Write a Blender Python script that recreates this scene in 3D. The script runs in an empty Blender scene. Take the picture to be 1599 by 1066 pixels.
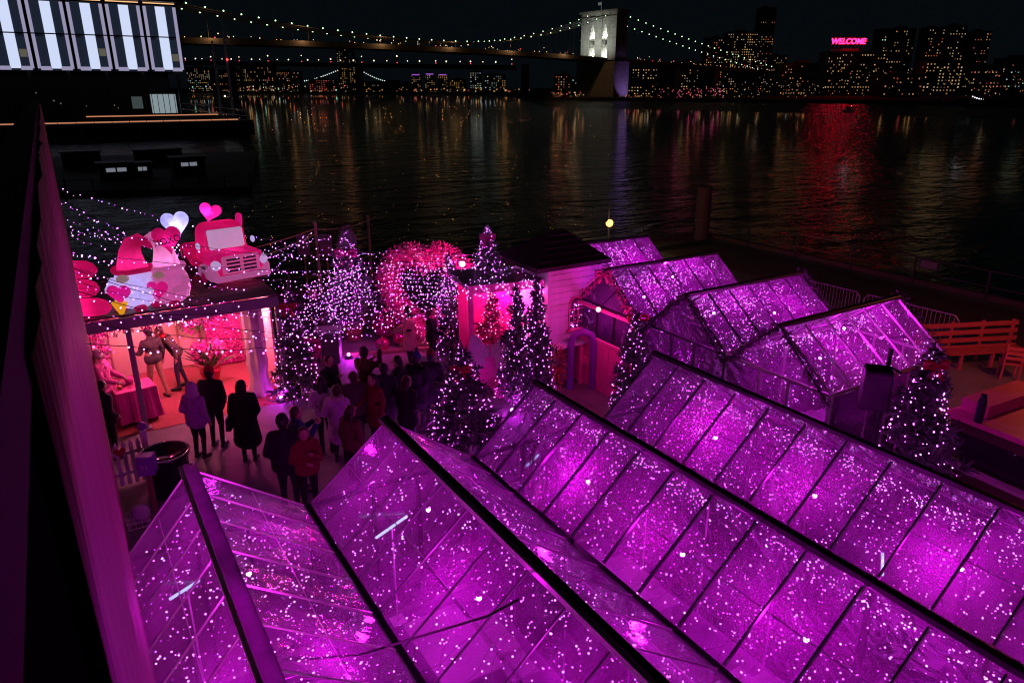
import bpy, bmesh, math, random
import numpy as np
from mathutils import Vector, Matrix, noise as mnoise
random.seed(7)
RND = random.Random(11)
S = bpy.context.scene
COL = S.collection
R = math.radians

# ------------------------------------------------------------------ camera
CAMH = 7.1
PITCH, YAW, FPX = R(19.55), R(31.8), 1120.0
cam = bpy.data.cameras.new('camera')
cam.sensor_width = 36.0
cam.lens = FPX * 36.0 / 1599.0
cam.clip_start = 0.05
cam.clip_end = 9000
camo = bpy.data.objects.new('camera', cam)
COL.objects.link(camo)
camo.location = (0, 0, CAMH)
camo.rotation_euler = (R(90) - PITCH, 0, -YAW)
S.camera = camo
# ------------------------------------------------------------------ world: night sky lit by the city
W = bpy.data.worlds.new('World')
S.world = W
W.use_nodes = True
nt = W.node_tree
bg = nt.nodes['Background']
sky = nt.nodes.new('ShaderNodeTexSky')
sky.sky_type = 'NISHITA'
sky.sun_disc = False
sky.sun_elevation = R(-4)
sky.sun_rotation = R(200)
mixn = nt.nodes.new('ShaderNodeMix'); mixn.data_type = 'RGBA'; mixn.blend_type = 'ADD'
mixn.inputs['Factor'].default_value = 1.0
hsv = nt.nodes.new('ShaderNodeVectorMath'); hsv.operation = 'SCALE'; hsv.inputs['Scale'].default_value = 0.004
nt.links.new(sky.outputs[0], hsv.inputs[0])
nt.links.new(hsv.outputs[0], mixn.inputs[6])
mixn.inputs[7].default_value = (0.0016, 0.0029, 0.0040, 1)
nt.links.new(mixn.outputs[2], bg.inputs['Color'])
bg.inputs['Strength'].default_value = 1.0
sun = bpy.data.lights.new('city_glow_sun', 'SUN'); sun.energy = 0.004; sun.angle = R(15); sun.color = (.8, .9, 1)  # faint added sun standing in for ambient city glow, no moon
suno = bpy.data.objects.new('city_glow_sun', sun); COL.objects.link(suno); suno.rotation_euler = (R(40), 0, R(60))
# ------------------------------------------------------------------ view
S.view_settings.view_transform = 'Standard'
S.view_settings.look = 'None'
S.view_settings.exposure = 0.0
S.view_settings.gamma = 1.0
S.view_settings.use_curve_mapping = False
S.render.engine = 'CYCLES'
cy_ = S.cycles
cy_.use_denoising = True
cy_.max_bounces = 7
cy_.diffuse_bounces = 2
cy_.glossy_bounces = 3
cy_.transmission_bounces = 4
cy_.transparent_max_bounces = 24
cy_.sample_clamp_indirect = 3.0
cy_.sample_clamp_direct = 0.0
cy_.caustics_reflective = True
cy_.caustics_refractive = False
cy_.use_light_tree = True
cy_.filter_width = 1.15

# ------------------------------------------------------------------ where a sight line meets the place
_cp, _sp, _cyw, _syw = math.cos(PITCH), math.sin(PITCH), math.cos(YAW), math.sin(YAW)
VF = Vector((_syw*_cp, _cyw*_cp, -_sp)); VR = Vector((_cyw, -_syw, 0)); VU = VR.cross(VF)
FW = Vector((_syw, _cyw, 0)); C0 = Vector((0, 0, CAMH))
def ray(x, y): return VF + VR*((x-799.5)/FPX) - VU*((y-533)/FPX)
def at(x, y, z=0.0):
    d = ray(x, y); return C0 + d*((z-CAMH)/d.z)
def atv(x, y, v):
    d = ray(x, y); return C0 + d*(v/d.y)
def far(x, y, D):
    d = ray(x, y); return C0 + d*(D/d.dot(FW))
def wfar(lat, dep, z): return VR*lat + FW*dep + Vector((0, 0, z))

# ------------------------------------------------------------------ materials
MATS = {}
def new_mat(name):
    m = bpy.data.materials.new(name); m.use_nodes = True
    n = m.node_tree.nodes; n.clear()
    return m, n, m.node_tree.links
def mat(name, col, rough=0.6, metal=0.0, var=0.18, scale=6.0, bump=0.0, bscale=40.0, spec=0.5, emit=None, estr=0.0, sheen=0.0, trans=0.0):
    if name in MATS: return MATS[name]
    m, n, L = new_mat(name)
    out = n.new('ShaderNodeOutputMaterial'); b = n.new('ShaderNodeBsdfPrincipled')
    L.new(b.outputs[0], out.inputs[0])
    tc = n.new('ShaderNodeTexCoord')
    nz = n.new('ShaderNodeTexNoise'); nz.inputs['Scale'].default_value = scale; nz.inputs['Detail'].default_value = 5
    L.new(tc.outputs['Object'], nz.inputs['Vector'])
    mx = n.new('ShaderNodeMix'); mx.data_type = 'RGBA'
    mx.inputs[6].default_value = (*[c*(1-var) for c in col], 1)
    mx.inputs[7].default_value = (*[min(1, c*(1+var)) for c in col], 1)
    L.new(nz.outputs[0], mx.inputs['Factor'])
    L.new(mx.outputs[2], b.inputs['Base Color'])
    b.inputs['Roughness'].default_value = rough
    b.inputs['Metallic'].default_value = metal
    b.inputs['Specular IOR Level'].default_value = spec
    if sheen: b.inputs['Sheen Weight'].default_value = sheen
    if emit:
        b.inputs['Emission Color'].default_value = (*emit, 1); b.inputs['Emission Strength'].default_value = estr
    if bump:
        nb = n.new('ShaderNodeTexNoise'); nb.inputs['Scale'].default_value = bscale; nb.inputs['Detail'].default_value = 4
        L.new(tc.outputs['Object'], nb.inputs['Vector'])
        bp = n.new('ShaderNodeBump'); bp.inputs['Strength'].default_value = 1.0; bp.inputs['Distance'].default_value = bump
        L.new(nb.outputs[0], bp.inputs['Height']); L.new(bp.outputs[0], b.inputs['Normal'])
    MATS[name] = m
    return m
def emat(name, col, s, sampled=True):
    if name in MATS: return MATS[name]
    m, n, L = new_mat(name)
    out = n.new('ShaderNodeOutputMaterial'); e = n.new('ShaderNodeEmission')
    e.inputs[0].default_value = (*col, 1); e.inputs[1].default_value = s
    L.new(e.outputs[0], out.inputs[0])
    m.cycles.emission_sampling = 'AUTO' if sampled else 'NONE'
    MATS[name] = m
    return m
def glow_mat(name, col, estr, rough=.45):
    """thin inflated nylon lit from inside by a lamp: the skin itself gives off the light"""
    m, n, L = new_mat(name)
    out = n.new('ShaderNodeOutputMaterial'); tl = n.new('ShaderNodeBsdfTranslucent'); df = n.new('ShaderNodeBsdfDiffuse'); gl = n.new('ShaderNodeBsdfGlossy'); gl.inputs['Roughness'].default_value = .25
    nz = n.new('ShaderNodeTexNoise'); nz.inputs['Scale'].default_value = 5; nz.inputs['Detail'].default_value = 3
    bp = n.new('ShaderNodeBump'); bp.inputs['Distance'].default_value = .03; L.new(nz.outputs[0], bp.inputs['Height'])
    for q in (tl, df): q.inputs[0].default_value = (*[min(1, c*1.1) for c in col], 1)
    for q in (tl, df, gl): L.new(bp.outputs[0], q.inputs['Normal'])
    m1 = n.new('ShaderNodeMixShader'); m1.inputs[0].default_value = .42; L.new(tl.outputs[0], m1.inputs[1]); L.new(df.outputs[0], m1.inputs[2])
    m2 = n.new('ShaderNodeMixShader'); m2.inputs[0].default_value = .035; L.new(m1.outputs[0], m2.inputs[1]); L.new(gl.outputs[0], m2.inputs[2])
    em = n.new('ShaderNodeEmission'); em.inputs[0].default_value = (*col, 1); em.inputs[1].default_value = estr*.8; ad = n.new('ShaderNodeAddShader'); L.new(m2.outputs[0], ad.inputs[0]); L.new(em.outputs[0], ad.inputs[1])
    L.new(ad.outputs[0], out.inputs[0]); return m

# ------------------------------------------------------------------ mesh builder
class MB:
    def __init__(s): s.v, s.f, s.m = [], [], []
    def add(s, vs, fs, mi=0):
        o = len(s.v); s.v += [tuple(p) for p in vs]
        s.f += [tuple(i+o for i in f) for f in fs]; s.m += [mi]*len(fs); return s
    def box(s, c, sz, rz=0.0, mi=0, taper=1.0):
        hx, hy, hz = sz[0]/2, sz[1]/2, sz[2]/2
        ca, sa = math.cos(rz), math.sin(rz); P = []
        for z in (-hz, hz):
            k = taper if z > 0 else 1
            for x, y in ((-hx, -hy), (hx, -hy), (hx, hy), (-hx, hy)):
                x *= k; y *= k
                P.append((c[0]+x*ca-y*sa, c[1]+x*sa+y*ca, c[2]+z))
        return s.add(P, [(3, 2, 1, 0), (4, 5, 6, 7), (0, 1, 5, 4), (1, 2, 6, 5), (2, 3, 7, 6), (3, 0, 4, 7)], mi)
    def beam(s, a, b, w, h=None, up=(0, 0, 1), mi=0):
        h = h or w; a, b = Vector(a), Vector(b); d = (b-a).normalized()
        x = d.cross(Vector(up))
        if x.length < 1e-4: x = d.cross(Vector((1, 0, 0)))
        x.normalize(); y = x.cross(d)
        P = [p + x*(i*w/2) + y*(j*h/2) for p in (a, b) for i, j in ((-1, -1), (1, -1), (1, 1), (-1, 1))]
        return s.add(P, [(3, 2, 1, 0), (4, 5, 6, 7), (0, 1, 5, 4), (1, 2, 6, 5), (2, 3, 7, 6), (3, 0, 4, 7)], mi)
    def tube(s, pts, r, n=6, mi=0, cap=True):
        pts = [Vector(p) for p in pts]; N = len(pts)
        rs = r if isinstance(r, (list, tuple)) else [r]*N
        ref = Vector((0, 0, 1)); P = []; prev = None
        for i, p in enumerate(pts):
            d = (pts[min(i+1, N-1)] - pts[max(i-1, 0)])
            d = d.normalized() if d.length > 1e-9 else Vector((0, 0, 1))
            if prev is None:
                x = d.cross(ref)
                if x.length < 1e-3: x = d.cross(Vector((1, 0, 0)))
            else: x = prev - d*prev.dot(d)
            x.normalize(); prev = x; y = d.cross(x)
            for k in range(n):
                a = 2*math.pi*k/n; P.append(p + (x*math.cos(a)+y*math.sin(a))*rs[i])
        F = []
        for i in range(N-1):
            for k in range(n):
                k2 = (k+1) % n; F.append((i*n+k, i*n+k2, (i+1)*n+k2, (i+1)*n+k))
        if cap: F.append(tuple(range(n-1, -1, -1))); F.append(tuple((N-1)*n+k for k in range(n)))
        return s.add(P, F, mi)
    def lathe(s, prof, n=16, c=(0, 0, 0), mi=0, sx=1, sy=1):
        P = []; F = []
        for r, z in prof:
            for k in range(n):
                a = 2*math.pi*k/n; P.append((c[0]+r*math.cos(a)*sx, c[1]+r*math.sin(a)*sy, c[2]+z))
        for i in range(len(prof)-1):
            for k in range(n):
                k2 = (k+1) % n; F.append((i*n+k, i*n+k2, (i+1)*n+k2, (i+1)*n+k))
        F.append(tuple(range(n-1, -1, -1))); F.append(tuple((len(prof)-1)*n+k for k in range(n)))
        return s.add(P, F, mi)
    def ball(s, c, r, nu=12, nv=8, mi=0):
        rx, ry, rz = r if isinstance(r, (list, tuple)) else (r, r, r)
        P = [(c[0], c[1], c[2]-rz)]; F = []
        for j in range(1, nv):
            t = math.pi*j/nv-math.pi/2
            for k in range(nu):
                a = 2*math.pi*k/nu; P.append((c[0]+rx*math.cos(t)*math.cos(a), c[1]+ry*math.cos(t)*math.sin(a), c[2]+rz*math.sin(t)))
        P.append((c[0], c[1], c[2]+rz)); top = len(P)-1
        for k in range(nu):
            k2 = (k+1) % nu; F.append((0, 1+k2, 1+k))
            for j in range(nv-2):
                F.append((1+j*nu+k, 1+j*nu+k2, 1+(j+1)*nu+k2, 1+(j+1)*nu+k))
            F.append((1+(nv-2)*nu+k, 1+(nv-2)*nu+k2, top))
        return s.add(P, F, mi)
    def prism(s, poly, h, axis='y', off=0.0, mi=0):
        """polygon in (a,b) thickened along axis; axis y: a->x b->z ; axis z: a->x b->y ; axis x: a->y b->z"""
        n = len(poly); P = []
        for t in (off-h/2, off+h/2):
            for a, b in poly:
                P.append((a, t, b) if axis == 'y' else (a, b, t) if axis == 'z' else (t, a, b))
        F = [tuple(range(n)), tuple(range(2*n-1, n-1, -1))]
        for i in range(n):
            j = (i+1) % n; F.append((i, i+n, j+n, j))
        return s.add(P, F, mi)
    def octa(s, c, r, mi=0):
        x, y, z = c
        return s.add([(x+r, y, z), (x-r, y, z), (x, y+r, z), (x, y-r, z), (x, y, z+r), (x, y, z-r)],
                     [(0, 2, 4), (2, 1, 4), (1, 3, 4), (3, 0, 4), (2, 0, 5), (1, 2, 5), (3, 1, 5), (0, 3, 5)], mi)
    def xf(s, M):
        s.v = [tuple(M @ Vector(p)) for p in s.v]; return s
    def mesh(s, name, mats, smooth=False):
        me = bpy.data.meshes.new(name); me.from_pydata(s.v, [], s.f)
        mats = mats if isinstance(mats, (list, tuple)) else [mats]
        for m in mats: me.materials.append(m)
        if len(mats) > 1: me.polygons.foreach_set('material_index', s.m)
        if smooth: me.polygons.foreach_set('use_smooth', [True]*len(me.polygons))
        bm = bmesh.new(); bm.from_mesh(me); bmesh.ops.recalc_face_normals(bm, faces=bm.faces); bm.to_mesh(me); bm.free()
        me.update(); return me
    def build(s, name, mats, parent=None, smooth=False, loc=None, stuff=False, bevel=0.0):
        o = link(name, s.mesh(name, mats, smooth), parent, loc)
        if stuff: o['kind'] = 'stuff'
        if bevel:
            b = o.modifiers.new('bevel', 'BEVEL'); b.width = bevel; b.segments = 2; b.limit_method = 'ANGLE'
        return o
def link(name, data, parent=None, loc=None, rz=0.0):
    o = bpy.data.objects.new(name, data); COL.objects.link(o)
    if parent is not None: o.parent = parent
    if loc is not None: o.location = loc
    if rz: o.rotation_euler = (0, 0, rz)
    return o
def tag(o, label=None, cat=None, group=None, kind=None):
    if label: o['label'] = label
    if cat: o['category'] = cat
    if group: o['group'] = group
    if kind: o['kind'] = kind
    return o
def thing(name, label, cat, loc=(0, 0, 0), rz=0.0, group=None, scale=None):
    o = link(name, None, None, loc, rz); o.empty_display_size = .2
    if scale: o.scale = (scale,)*3 if not isinstance(scale, (tuple, list)) else scale
    return tag(o, label, cat, group)
def copy_tree(o, parent=None):
    c = o.copy(); COL.objects.link(c); c.parent = parent
    for ch in list(o.children): copy_tree(ch, c)
    return c
def struct(name, mb, m, **k):
    o = mb.build(name, m, **k); o['kind'] = 'structure'; return o
def lamp(name, loc, col, power, radius=.05, parent=None, kind='POINT', rot=None, spot=None, blend=.4):
    l = bpy.data.lights.new(name, kind); l.energy = power; l.color = col; l.shadow_soft_size = radius
    if spot: l.spot_size = spot; l.spot_blend = blend
    o = bpy.data.objects.new(name, l); COL.objects.link(o); o.location = loc
    if rot is not None: o.rotation_euler = rot
    if parent is not None: o.parent = parent
    return o
def aim(o, target):
    o.rotation_euler = (Vector(target)-o.location).to_track_quat('-Z', 'Y').to_euler()

PURP = (0.72, 0.035, 0.86)
PINK = (1.0, 0.03, 0.42)
M_BULB = emat('fairy_bulb_violet', (0.86, 0.24, 1.0), 7.0, False)
M_BULBP = emat('fairy_bulb_pink', (1.0, 0.22, 0.62), 5.5, False)
M_BULBB = emat('fairy_bulb_blue', (0.50, 0.26, 1.0), 5.5, False)
M_BULBD = emat('fairy_bulb_dim', (0.80, 0.10, 0.95), 2.6, False)
M_BULBT = emat('fairy_bulb_tree', (0.84, 0.16, 1.0), 8.5, True)
M_WIRE = mat('black_wire', (.012, .012, .014), .5)
def bulbs_on(name, pts, label, r=.012, wire=None, group=None, m=None, jitter=.4, wr=.004):
    """fairy lights: one thing per string or net, bulbs and wire are its parts"""
    c = Vector(pts[0]); t = thing(name, label, 'string lights', c, group=group)
    mb = MB()
    for p in pts:
        q_ = RND.random(); mb.octa(Vector(p)-c, r*(1+jitter*RND.uniform(-1, 1))*(.8 if q_ < .35 else 1), 0 if m else (2 if q_ < .35 else 1 if q_ < .5 else 0))
    mb.build('bulbs', m or [M_BULB, M_BULBB, M_BULBD], t, stuff=True)
    if wire:
        wb = MB()
        for w in wire: wb.tube([Vector(p)-c for p in w], wr, 3, cap=False)
        wb.build('wire', M_WIRE, t)
    return t
def text_part(name, body, size, m, parent, loc, rot, extrude=.004, shear=0.0, offset=0.0):
    cu = bpy.data.curves.new(name, 'FONT'); cu.body = body; cu.size = size; cu.extrude = extrude; cu.align_x = 'CENTER'; cu.shear = shear; cu.offset = offset
    tmp = bpy.data.objects.new('tmp', cu); COL.objects.link(tmp)
    me = bpy.data.meshes.new_from_object(tmp.evaluated_get(bpy.context.evaluated_depsgraph_get())); bpy.data.objects.remove(tmp)
    me.materials.clear(); me.materials.append(m)
    o = link(name, me, parent, loc); o.rotation_euler = rot; return o
def sag(a, b, n, dip, amp=0.0):
    a, b = Vector(a), Vector(b)
    return [a.lerp(b, i/n) - Vector((0, 0, dip*4*(i/n)*(1-i/n))) + Vector((RND.uniform(-amp, amp), RND.uniform(-amp, amp), RND.uniform(-amp, amp))) for i in range(n+1)]
# ================================================================== SETTING
WZ = -3.5
# ---- river
def water_mat():
    m, n, L = new_mat('river_water')
    out = n.new('ShaderNodeOutputMaterial'); b = n.new('ShaderNodeBsdfPrincipled'); L.new(b.outputs[0], out.inputs[0])
    b.inputs['Base Color'].default_value = (.003, .011, .010, 1)
    b.inputs['Roughness'].default_value = .015
    b.inputs['IOR'].default_value = 1.33
    tc = n.new('ShaderNodeTexCoord')
    mp = n.new('ShaderNodeMapping'); mp.inputs['Rotation'].default_value = (0, 0, YAW+R(8)); mp.inputs['Scale'].default_value = (.55, 1.3, 1)
    L.new(tc.outputs['Object'], mp.inputs[0])
    prev = None
    for sc, dist, det, dis in ((.17, .95, 3, .9), (.6, .32, 5, 1.2), (2.2, .09, 4, 1.0)):
        nz = n.new('ShaderNodeTexNoise'); nz.inputs['Scale'].default_value = sc; nz.inputs['Detail'].default_value = det
        nz.inputs['Distortion'].default_value = dis
        L.new(mp.outputs[0], nz.inputs['Vector'])
        bp = n.new('ShaderNodeBump'); bp.inputs['Distance'].default_value = dist; bp.inputs['Strength'].default_value = 1.0
        L.new(nz.outputs[0], bp.inputs['Height'])
        if prev: L.new(prev.outputs[0], bp.inputs['Normal'])
        prev = bp
    L.new(prev.outputs[0], b.inputs['Normal'])
    return m
mb = MB(); mb.add([(-3000, -200, WZ), (4500, -2500, WZ), (6500, 5000, WZ), (-2500, 6500, WZ)], [(0, 1, 2, 3)])
struct('water', mb, water_mat())
# ---- far land, one sheet a little above the water
M_LAND = mat('dark_shore', (.035, .035, .04), .9)
ll = [at(-400, 146, WZ), at(300, 146, WZ), at(640, 147, WZ), at(800, 148.5, WZ), at(850, 156.5, WZ), at(990, 158, WZ), at(1180, 160, WZ), at(1340, 162, WZ), at(1599, 166, WZ), at(2300, 178, WZ)]
P = []; F = []
for p in ll:
    d = (p-C0); d.z = 0; d.normalize()
    P += [(p.x, p.y, WZ-1), (p.x, p.y, WZ+2.2), (p.x+d.x*3500, p.y+d.y*3500, WZ+3.5)]
for i in range(len(ll)-1):
    F += [(3*i, 3*i+3, 3*i+4, 3*i+1), (3*i+1, 3*i+4, 3*i+5, 3*i+2)]
struct('far_shore', MB().add(P, F), M_LAND)
# ---- pier deck: slab + planks by material, kerb
def deck_mat():
    m, n, L = new_mat('pier_concrete')
    out = n.new('ShaderNodeOutputMaterial'); b = n.new('ShaderNodeBsdfPrincipled'); L.new(b.outputs[0], out.inputs[0])
    tc = n.new('ShaderNodeTexCoord')
    n1 = n.new('ShaderNodeTexNoise'); n1.inputs['Scale'].default_value = 1.1; n1.inputs['Detail'].default_value = 8; n1.inputs['Roughness'].default_value = .65
    n2 = n.new('ShaderNodeTexNoise'); n2.inputs['Scale'].default_value = 45; n2.inputs['Detail'].default_value = 3
    L.new(tc.outputs['Object'], n1.inputs[0]); L.new(tc.outputs['Object'], n2.inputs[0])
    r1 = n.new('ShaderNodeValToRGB'); r1.color_ramp.elements[0].position = .3; r1.color_ramp.elements[0].color = (.13, .12, .11, 1)
    r1.color_ramp.elements[1].position = .7; r1.color_ramp.elements[1].color = (.27, .25, .23, 1)
    L.new(n1.outputs[0], r1.inputs[0])
    mx = n.new('ShaderNodeMix'); mx.data_type = 'RGBA'; mx.blend_type = 'OVERLAY'; mx.inputs[0].default_value = .5
    L.new(r1.outputs[0], mx.inputs[6]); L.new(n2.outputs[1], mx.inputs[7])
    hs = n.new('ShaderNodeHueSaturation'); hs.inputs['Saturation'].default_value = .3; L.new(mx.outputs[2], hs.inputs['Color'])
    L.new(hs.outputs[0], b.inputs['Base Color'])
    rr = n.new('ShaderNodeMapRange'); rr.inputs[3].default_value = .45; rr.inputs[4].default_value = .85; L.new(n1.outputs[0], rr.inputs[0]); L.new(rr.outputs[0], b.inputs['Roughness'])
    bp = n.new('ShaderNodeBump'); bp.inputs['Distance'].default_value = .004; L.new(n2.outputs[0], bp.inputs['Height']); L.new(bp.outputs[0], b.inputs['Normal'])
    return m
M_DECK = deck_mat()
PV = 25.6; PU = 27.4
deck = struct('pier_deck', MB().box(((PU-6)/2, (PV-8)/2, -.25), (PU+6, PV+8, .5)), M_DECK)
kb = MB(); kb.box(((PU-6)/2, PV-.18, .09), (PU+6, .3, .18)); kb.build('kerb', mat('kerb_timber', (.14, .11, .08), .8, bump=.006, bscale=20), deck)
kb = MB(); kb.box((PU-.18, (PV-8)/2-.2, .09), (.3, PV+7.4, .18)); kb.build('kerb', MATS['kerb_timber'], deck)
mp_ = mat('pier_pile', (.06, .05, .045), .85, bump=.01, bscale=12)
pile = MB().lathe([(.2, -6), (.22, -.5)], 10).mesh('pile', mp_)
for i in range(9): link('pile', pile, deck, (-4+i*3.7, PV-.35, 0))
for i in range(7): link('pile', pile, deck, (PU-.35, -4+i*4.1, 0))
# timber walkway strip along the river side: separate boards
M_BOARD = mat('walkway_board', (.13, .095, .07), .75, var=.3, scale=2.5, bump=.003, bscale=30)
bd = MB().box((0, 0, .02), (3.6, .2, .03)).mesh('board', M_BOARD)
wk = struct('boardwalk', MB().box((24.6, (PV-4)/2+.5, .004), (3.7, PV+1, .004)), mat('walkway_underlay', (.03, .03, .03), .9))
for i in range(int((PV-.5+3)/.22)):
    o = link('board', bd, wk, (24.6+RND.uniform(-.01, .01), -3+i*.22, RND.uniform(0, .004)))
    if i > 120: break

# ---- terrace wall on the left, pink fabric hung on it
M_DARKM = mat('dark_painted_metal', (.012, .012, .014), .45, bump=.001)
def fabric_mat():
    m, n, L = new_mat('wall_fabric')
    out = n.new('ShaderNodeOutputMaterial'); b = n.new('ShaderNodeBsdfPrincipled'); L.new(b.outputs[0], out.inputs[0])
    tc = n.new('ShaderNodeTexCoord'); mp = n.new('ShaderNodeMapping'); mp.inputs['Scale'].default_value = (1, 2.2, .25)
    L.new(tc.outputs['Object'], mp.inputs[0])
    nz = n.new('ShaderNodeTexNoise'); nz.inputs['Scale'].default_value = 2.2; nz.inputs['Detail'].default_value = 5; L.new(mp.outputs[0], nz.inputs[0])
    r = n.new('ShaderNodeValToRGB'); r.color_ramp.elements[0].color = (.17, .03, .07, 1); r.color_ramp.elements[1].color = (.38, .12, .19, 1)
    L.new(nz.outputs[0], r.inputs[0]); L.new(r.outputs[0], b.inputs['Base Color'])
    b.inputs['Roughness'].default_value = .55
    bp = n.new('ShaderNodeBump'); bp.inputs['Distance'].default_value = .06; L.new(nz.outputs[0], bp.inputs['Height']); L.new(bp.outputs[0], b.inputs['Normal'])
    return m
tw = thing('terrace_wall', 'long dark terrace wall down the left side of the market', 'wall', (-.1, 0, 0))
MB().box((-.085, 10, 3.3), (.13, 29, 6.6)).build('wall_panel', mat('matt_black_wall', (.004, .004, .0045), .98, spec=.0), tw)
MB().box((-.085, 10, 6.70), (.17, 29, .14)).build('coping', mat('dark_coping', (.012, .012, .012), .9, spec=.1), tw)
MB().box((-4.2, 10, 5.5), (8, 29, .2)).build('terrace_slab', mat('terrace_floor', (.03, .03, .03), .8), tw)
fb = MB(); n1, n2 = 90, 10; Pv = []; Fv = []
for i in range(n1+1):
    y = 1.36+i*(22.9/n1)
    for j in range(n2+1):
        z = .35 + j*(6.33/n2)
        Pv.append((.020+.030*mnoise.noise(Vector((y*1.4, z*.3, 2)))+.020*mnoise.noise(Vector((y*5, z*.5, 7))), y, z))
for i in range(n1):
    for j in range(n2):
        a = i*(n2+1)+j; Fv.append((a, a+n2+1, a+n2+2, a+1))
fo = MB().add(Pv, Fv).build('fabric_banner', fabric_mat(), None, smooth=True, loc=(-.1, 0, 0))
so = fo.modifiers.new('thick', 'SOLIDIFY'); so.thickness = .004
tag(fo, 'long pink fabric hung along the inside of the terrace wall', 'banner')

# ================================================================== RIVER SCENE
M_BST = mat('bridge_granite', (.30, .30, .28), .85, var=.45, scale=.35, bump=.6, bscale=.6)
M_STEEL = mat('bridge_steel', (.03, .028, .026), .6)
Tp = far(941, 95, 660); Ap = far(290, 57, 445)
bx = Vector((Tp.x-Ap.x, Tp.y-Ap.y, 0)).normalized()      # towards the far bank
bya = Vector((-bx.y, bx.x, 0))                            # across the bridge
BM = Matrix((( bx.x, bya.x, 0, Tp.x), (bx.y, bya.y, 0, Tp.y), (0, 0, 1, 0), (0, 0, 0, 1)))
br = thing('suspension_bridge', 'long stone towered suspension bridge with lights along its cables across the river', 'bridge', (0, 0, 0))
br.matrix_world = BM
# tower: three shafts and two pointed arches
TD, TW2, ZT, ZD, ZA = 13.0, 20.5, 66.0, 28.0, 60.0
tb = MB()
tb.box((0, 0, (WZ+ZD-1)/2-1), (TD+5, 2*TW2+4, ZD-WZ+1))                    # pier below the road
for cyy, wd in ((-15.5, 10), (0, 8), (15.5, 10)):
    tb.box((0, cyy, (ZD+ZT)/2-.5), (TD, wd, ZT-ZD-1))
for cc in (-7.25, 7.25):                                                    # arch heads between shafts
    hw = 3.25; zs = ZD+17; N = 7
    pl = []
    for k in range(N+1):
        t = k/N; pl.append((-hw+hw*t, zs + 11*math.sin(t*math.pi/2)**.9))
    poly = pl + [(-x, z) for x, z in reversed(pl[:-1])]
    for k in range(len(poly)-1):
        (a0, z0), (a1, z1) = poly[k], poly[k+1]
        q = []
        for xx in (-TD/2+.5, TD/2-.5): q += [(xx, cc+a0, z0), (xx, cc+a1, z1), (xx, cc+a1, ZT-1), (xx, cc+a0, ZT-1)]
        tb.add(q, [(0, 1, 2, 3), (7, 6, 5, 4), (0, 4, 5, 1), (1, 5, 6, 2), (2, 6, 7, 3), (3, 7, 4, 0)])
    tb.box((0, cc, ZD+12), (TD*.25, 6.5, .8))
tb.build('tower', M_BST, br)
cn = MB()
cn.box((0, 0, ZT-.2), (TD+3, 2*TW2+3.5, 1.6)).box((0, 0, ZT-4.6), (TD+1.4, 2*TW2+1.6, 1.0)).box((0, 0, ZD+16.5), (TD+.8, 2*TW2+.9, .7))
for zz in range(5): cn.box((0, -15.5, ZD+3+zz*7.2), (TD+.35, 10.3, .5)).box((0, 15.5, ZD+3+zz*7.2), (TD+.35, 10.3, .5)).box((0, 0, ZD+3+zz*7.2), (TD+.35, 8.3, .5))
cn.build('cornice', mat('bridge_cornice', (.3, .29, .27), .85, scale=.3), br)
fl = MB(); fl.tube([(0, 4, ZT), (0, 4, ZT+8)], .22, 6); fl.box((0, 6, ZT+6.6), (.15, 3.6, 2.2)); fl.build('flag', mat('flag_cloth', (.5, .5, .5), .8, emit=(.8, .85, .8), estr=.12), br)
# road deck truss
dk = MB()
def deckz(s): return ZD + (4.0*(1-((s+243)/243)**2) if s < 0 else -s*.028)
ss = [-560+20*i for i in range(28)]+[0]
for a, b in zip(ss[:-1], ss[1:]): dk.beam((a, 0, deckz(a)), (b, 0, deckz(b)), 24, 3.2)
for a in range(0, 420, 20): dk.beam((a, 0, deckz(a)), (a+20, 0, deckz(a+20)), 24, 3.2)
dk.build('road_deck', M_STEEL, br)
for s_ in (90, 150, 215, 290, 360):
    MB().box((s_, 0, (WZ+deckz(s_))/2), (8, 20, deckz(s_)-WZ)).build('approach_pier', M_BST, br)
cb = MB(); hg = MB(); lt = MB(); lo = MB(); lr = MB()
def cabz(s):
    if s <= 0:
        return 36.6 + (s+165)**2*(.00104 if s > -165 else .00042)
    t = s/285; return (ZT-1)*(1-t) + deckz(285)*t - 8*t*(1-t)*1.2
for sy_ in (-13, -4.5, 4.5, 13):
    cb.tube([(s, sy_, cabz(s)) for s in range(-560, 286, 13)], .28, 4)
for sy_ in (-13, 13):
    for s in range(-552, 280, 10):
        if abs(s) < 6: continue
        z0 = deckz(s); z1 = cabz(s)
        hg.tube([(s, sy_, z0), (s, sy_, z1)], .05, 3, cap=False)
        lt.octa((s+(5 if sy_ > 0 else 0), sy_, cabz(s+(5 if sy_ > 0 else 0))+.6), .52 if s < 0 else .62)
cb.build('cables', M_STEEL, br); hg.build('suspender_cables', M_STEEL, br, stuff=True)
lt.build('cable_lights', emat('cable_light', (.62, 1.0, .58), 2.6), br, stuff=True)
for s in range(-540, 300, 27):
    for sy_ in (-11, 11):
        q = RND.random(); z = deckz(s)+3+RND.uniform(0, 2.5); p = (s+RND.uniform(-8, 8), sy_, z)
        (lo if q < .55 else lr if q < .65 else lt).octa(p, RND.uniform(.3, .5))
    for _ in range(3): lo.octa((s+RND.uniform(-13, 13), -12.2, deckz(s)+RND.uniform(1.7, 3)), RND.uniform(.14, .3))
    if RND.random() < .35: lr.octa((s+RND.uniform(-12, 12), -12.3, deckz(s)+1.9), .4)
lo.build('road_lamps', emat('road_lamp_amber', (1, .62, .25), 2.5), br, stuff=True)
lr.build('tail_lights', emat('tail_light', (1, .06, .08), 2.0), br, stuff=True)
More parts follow.
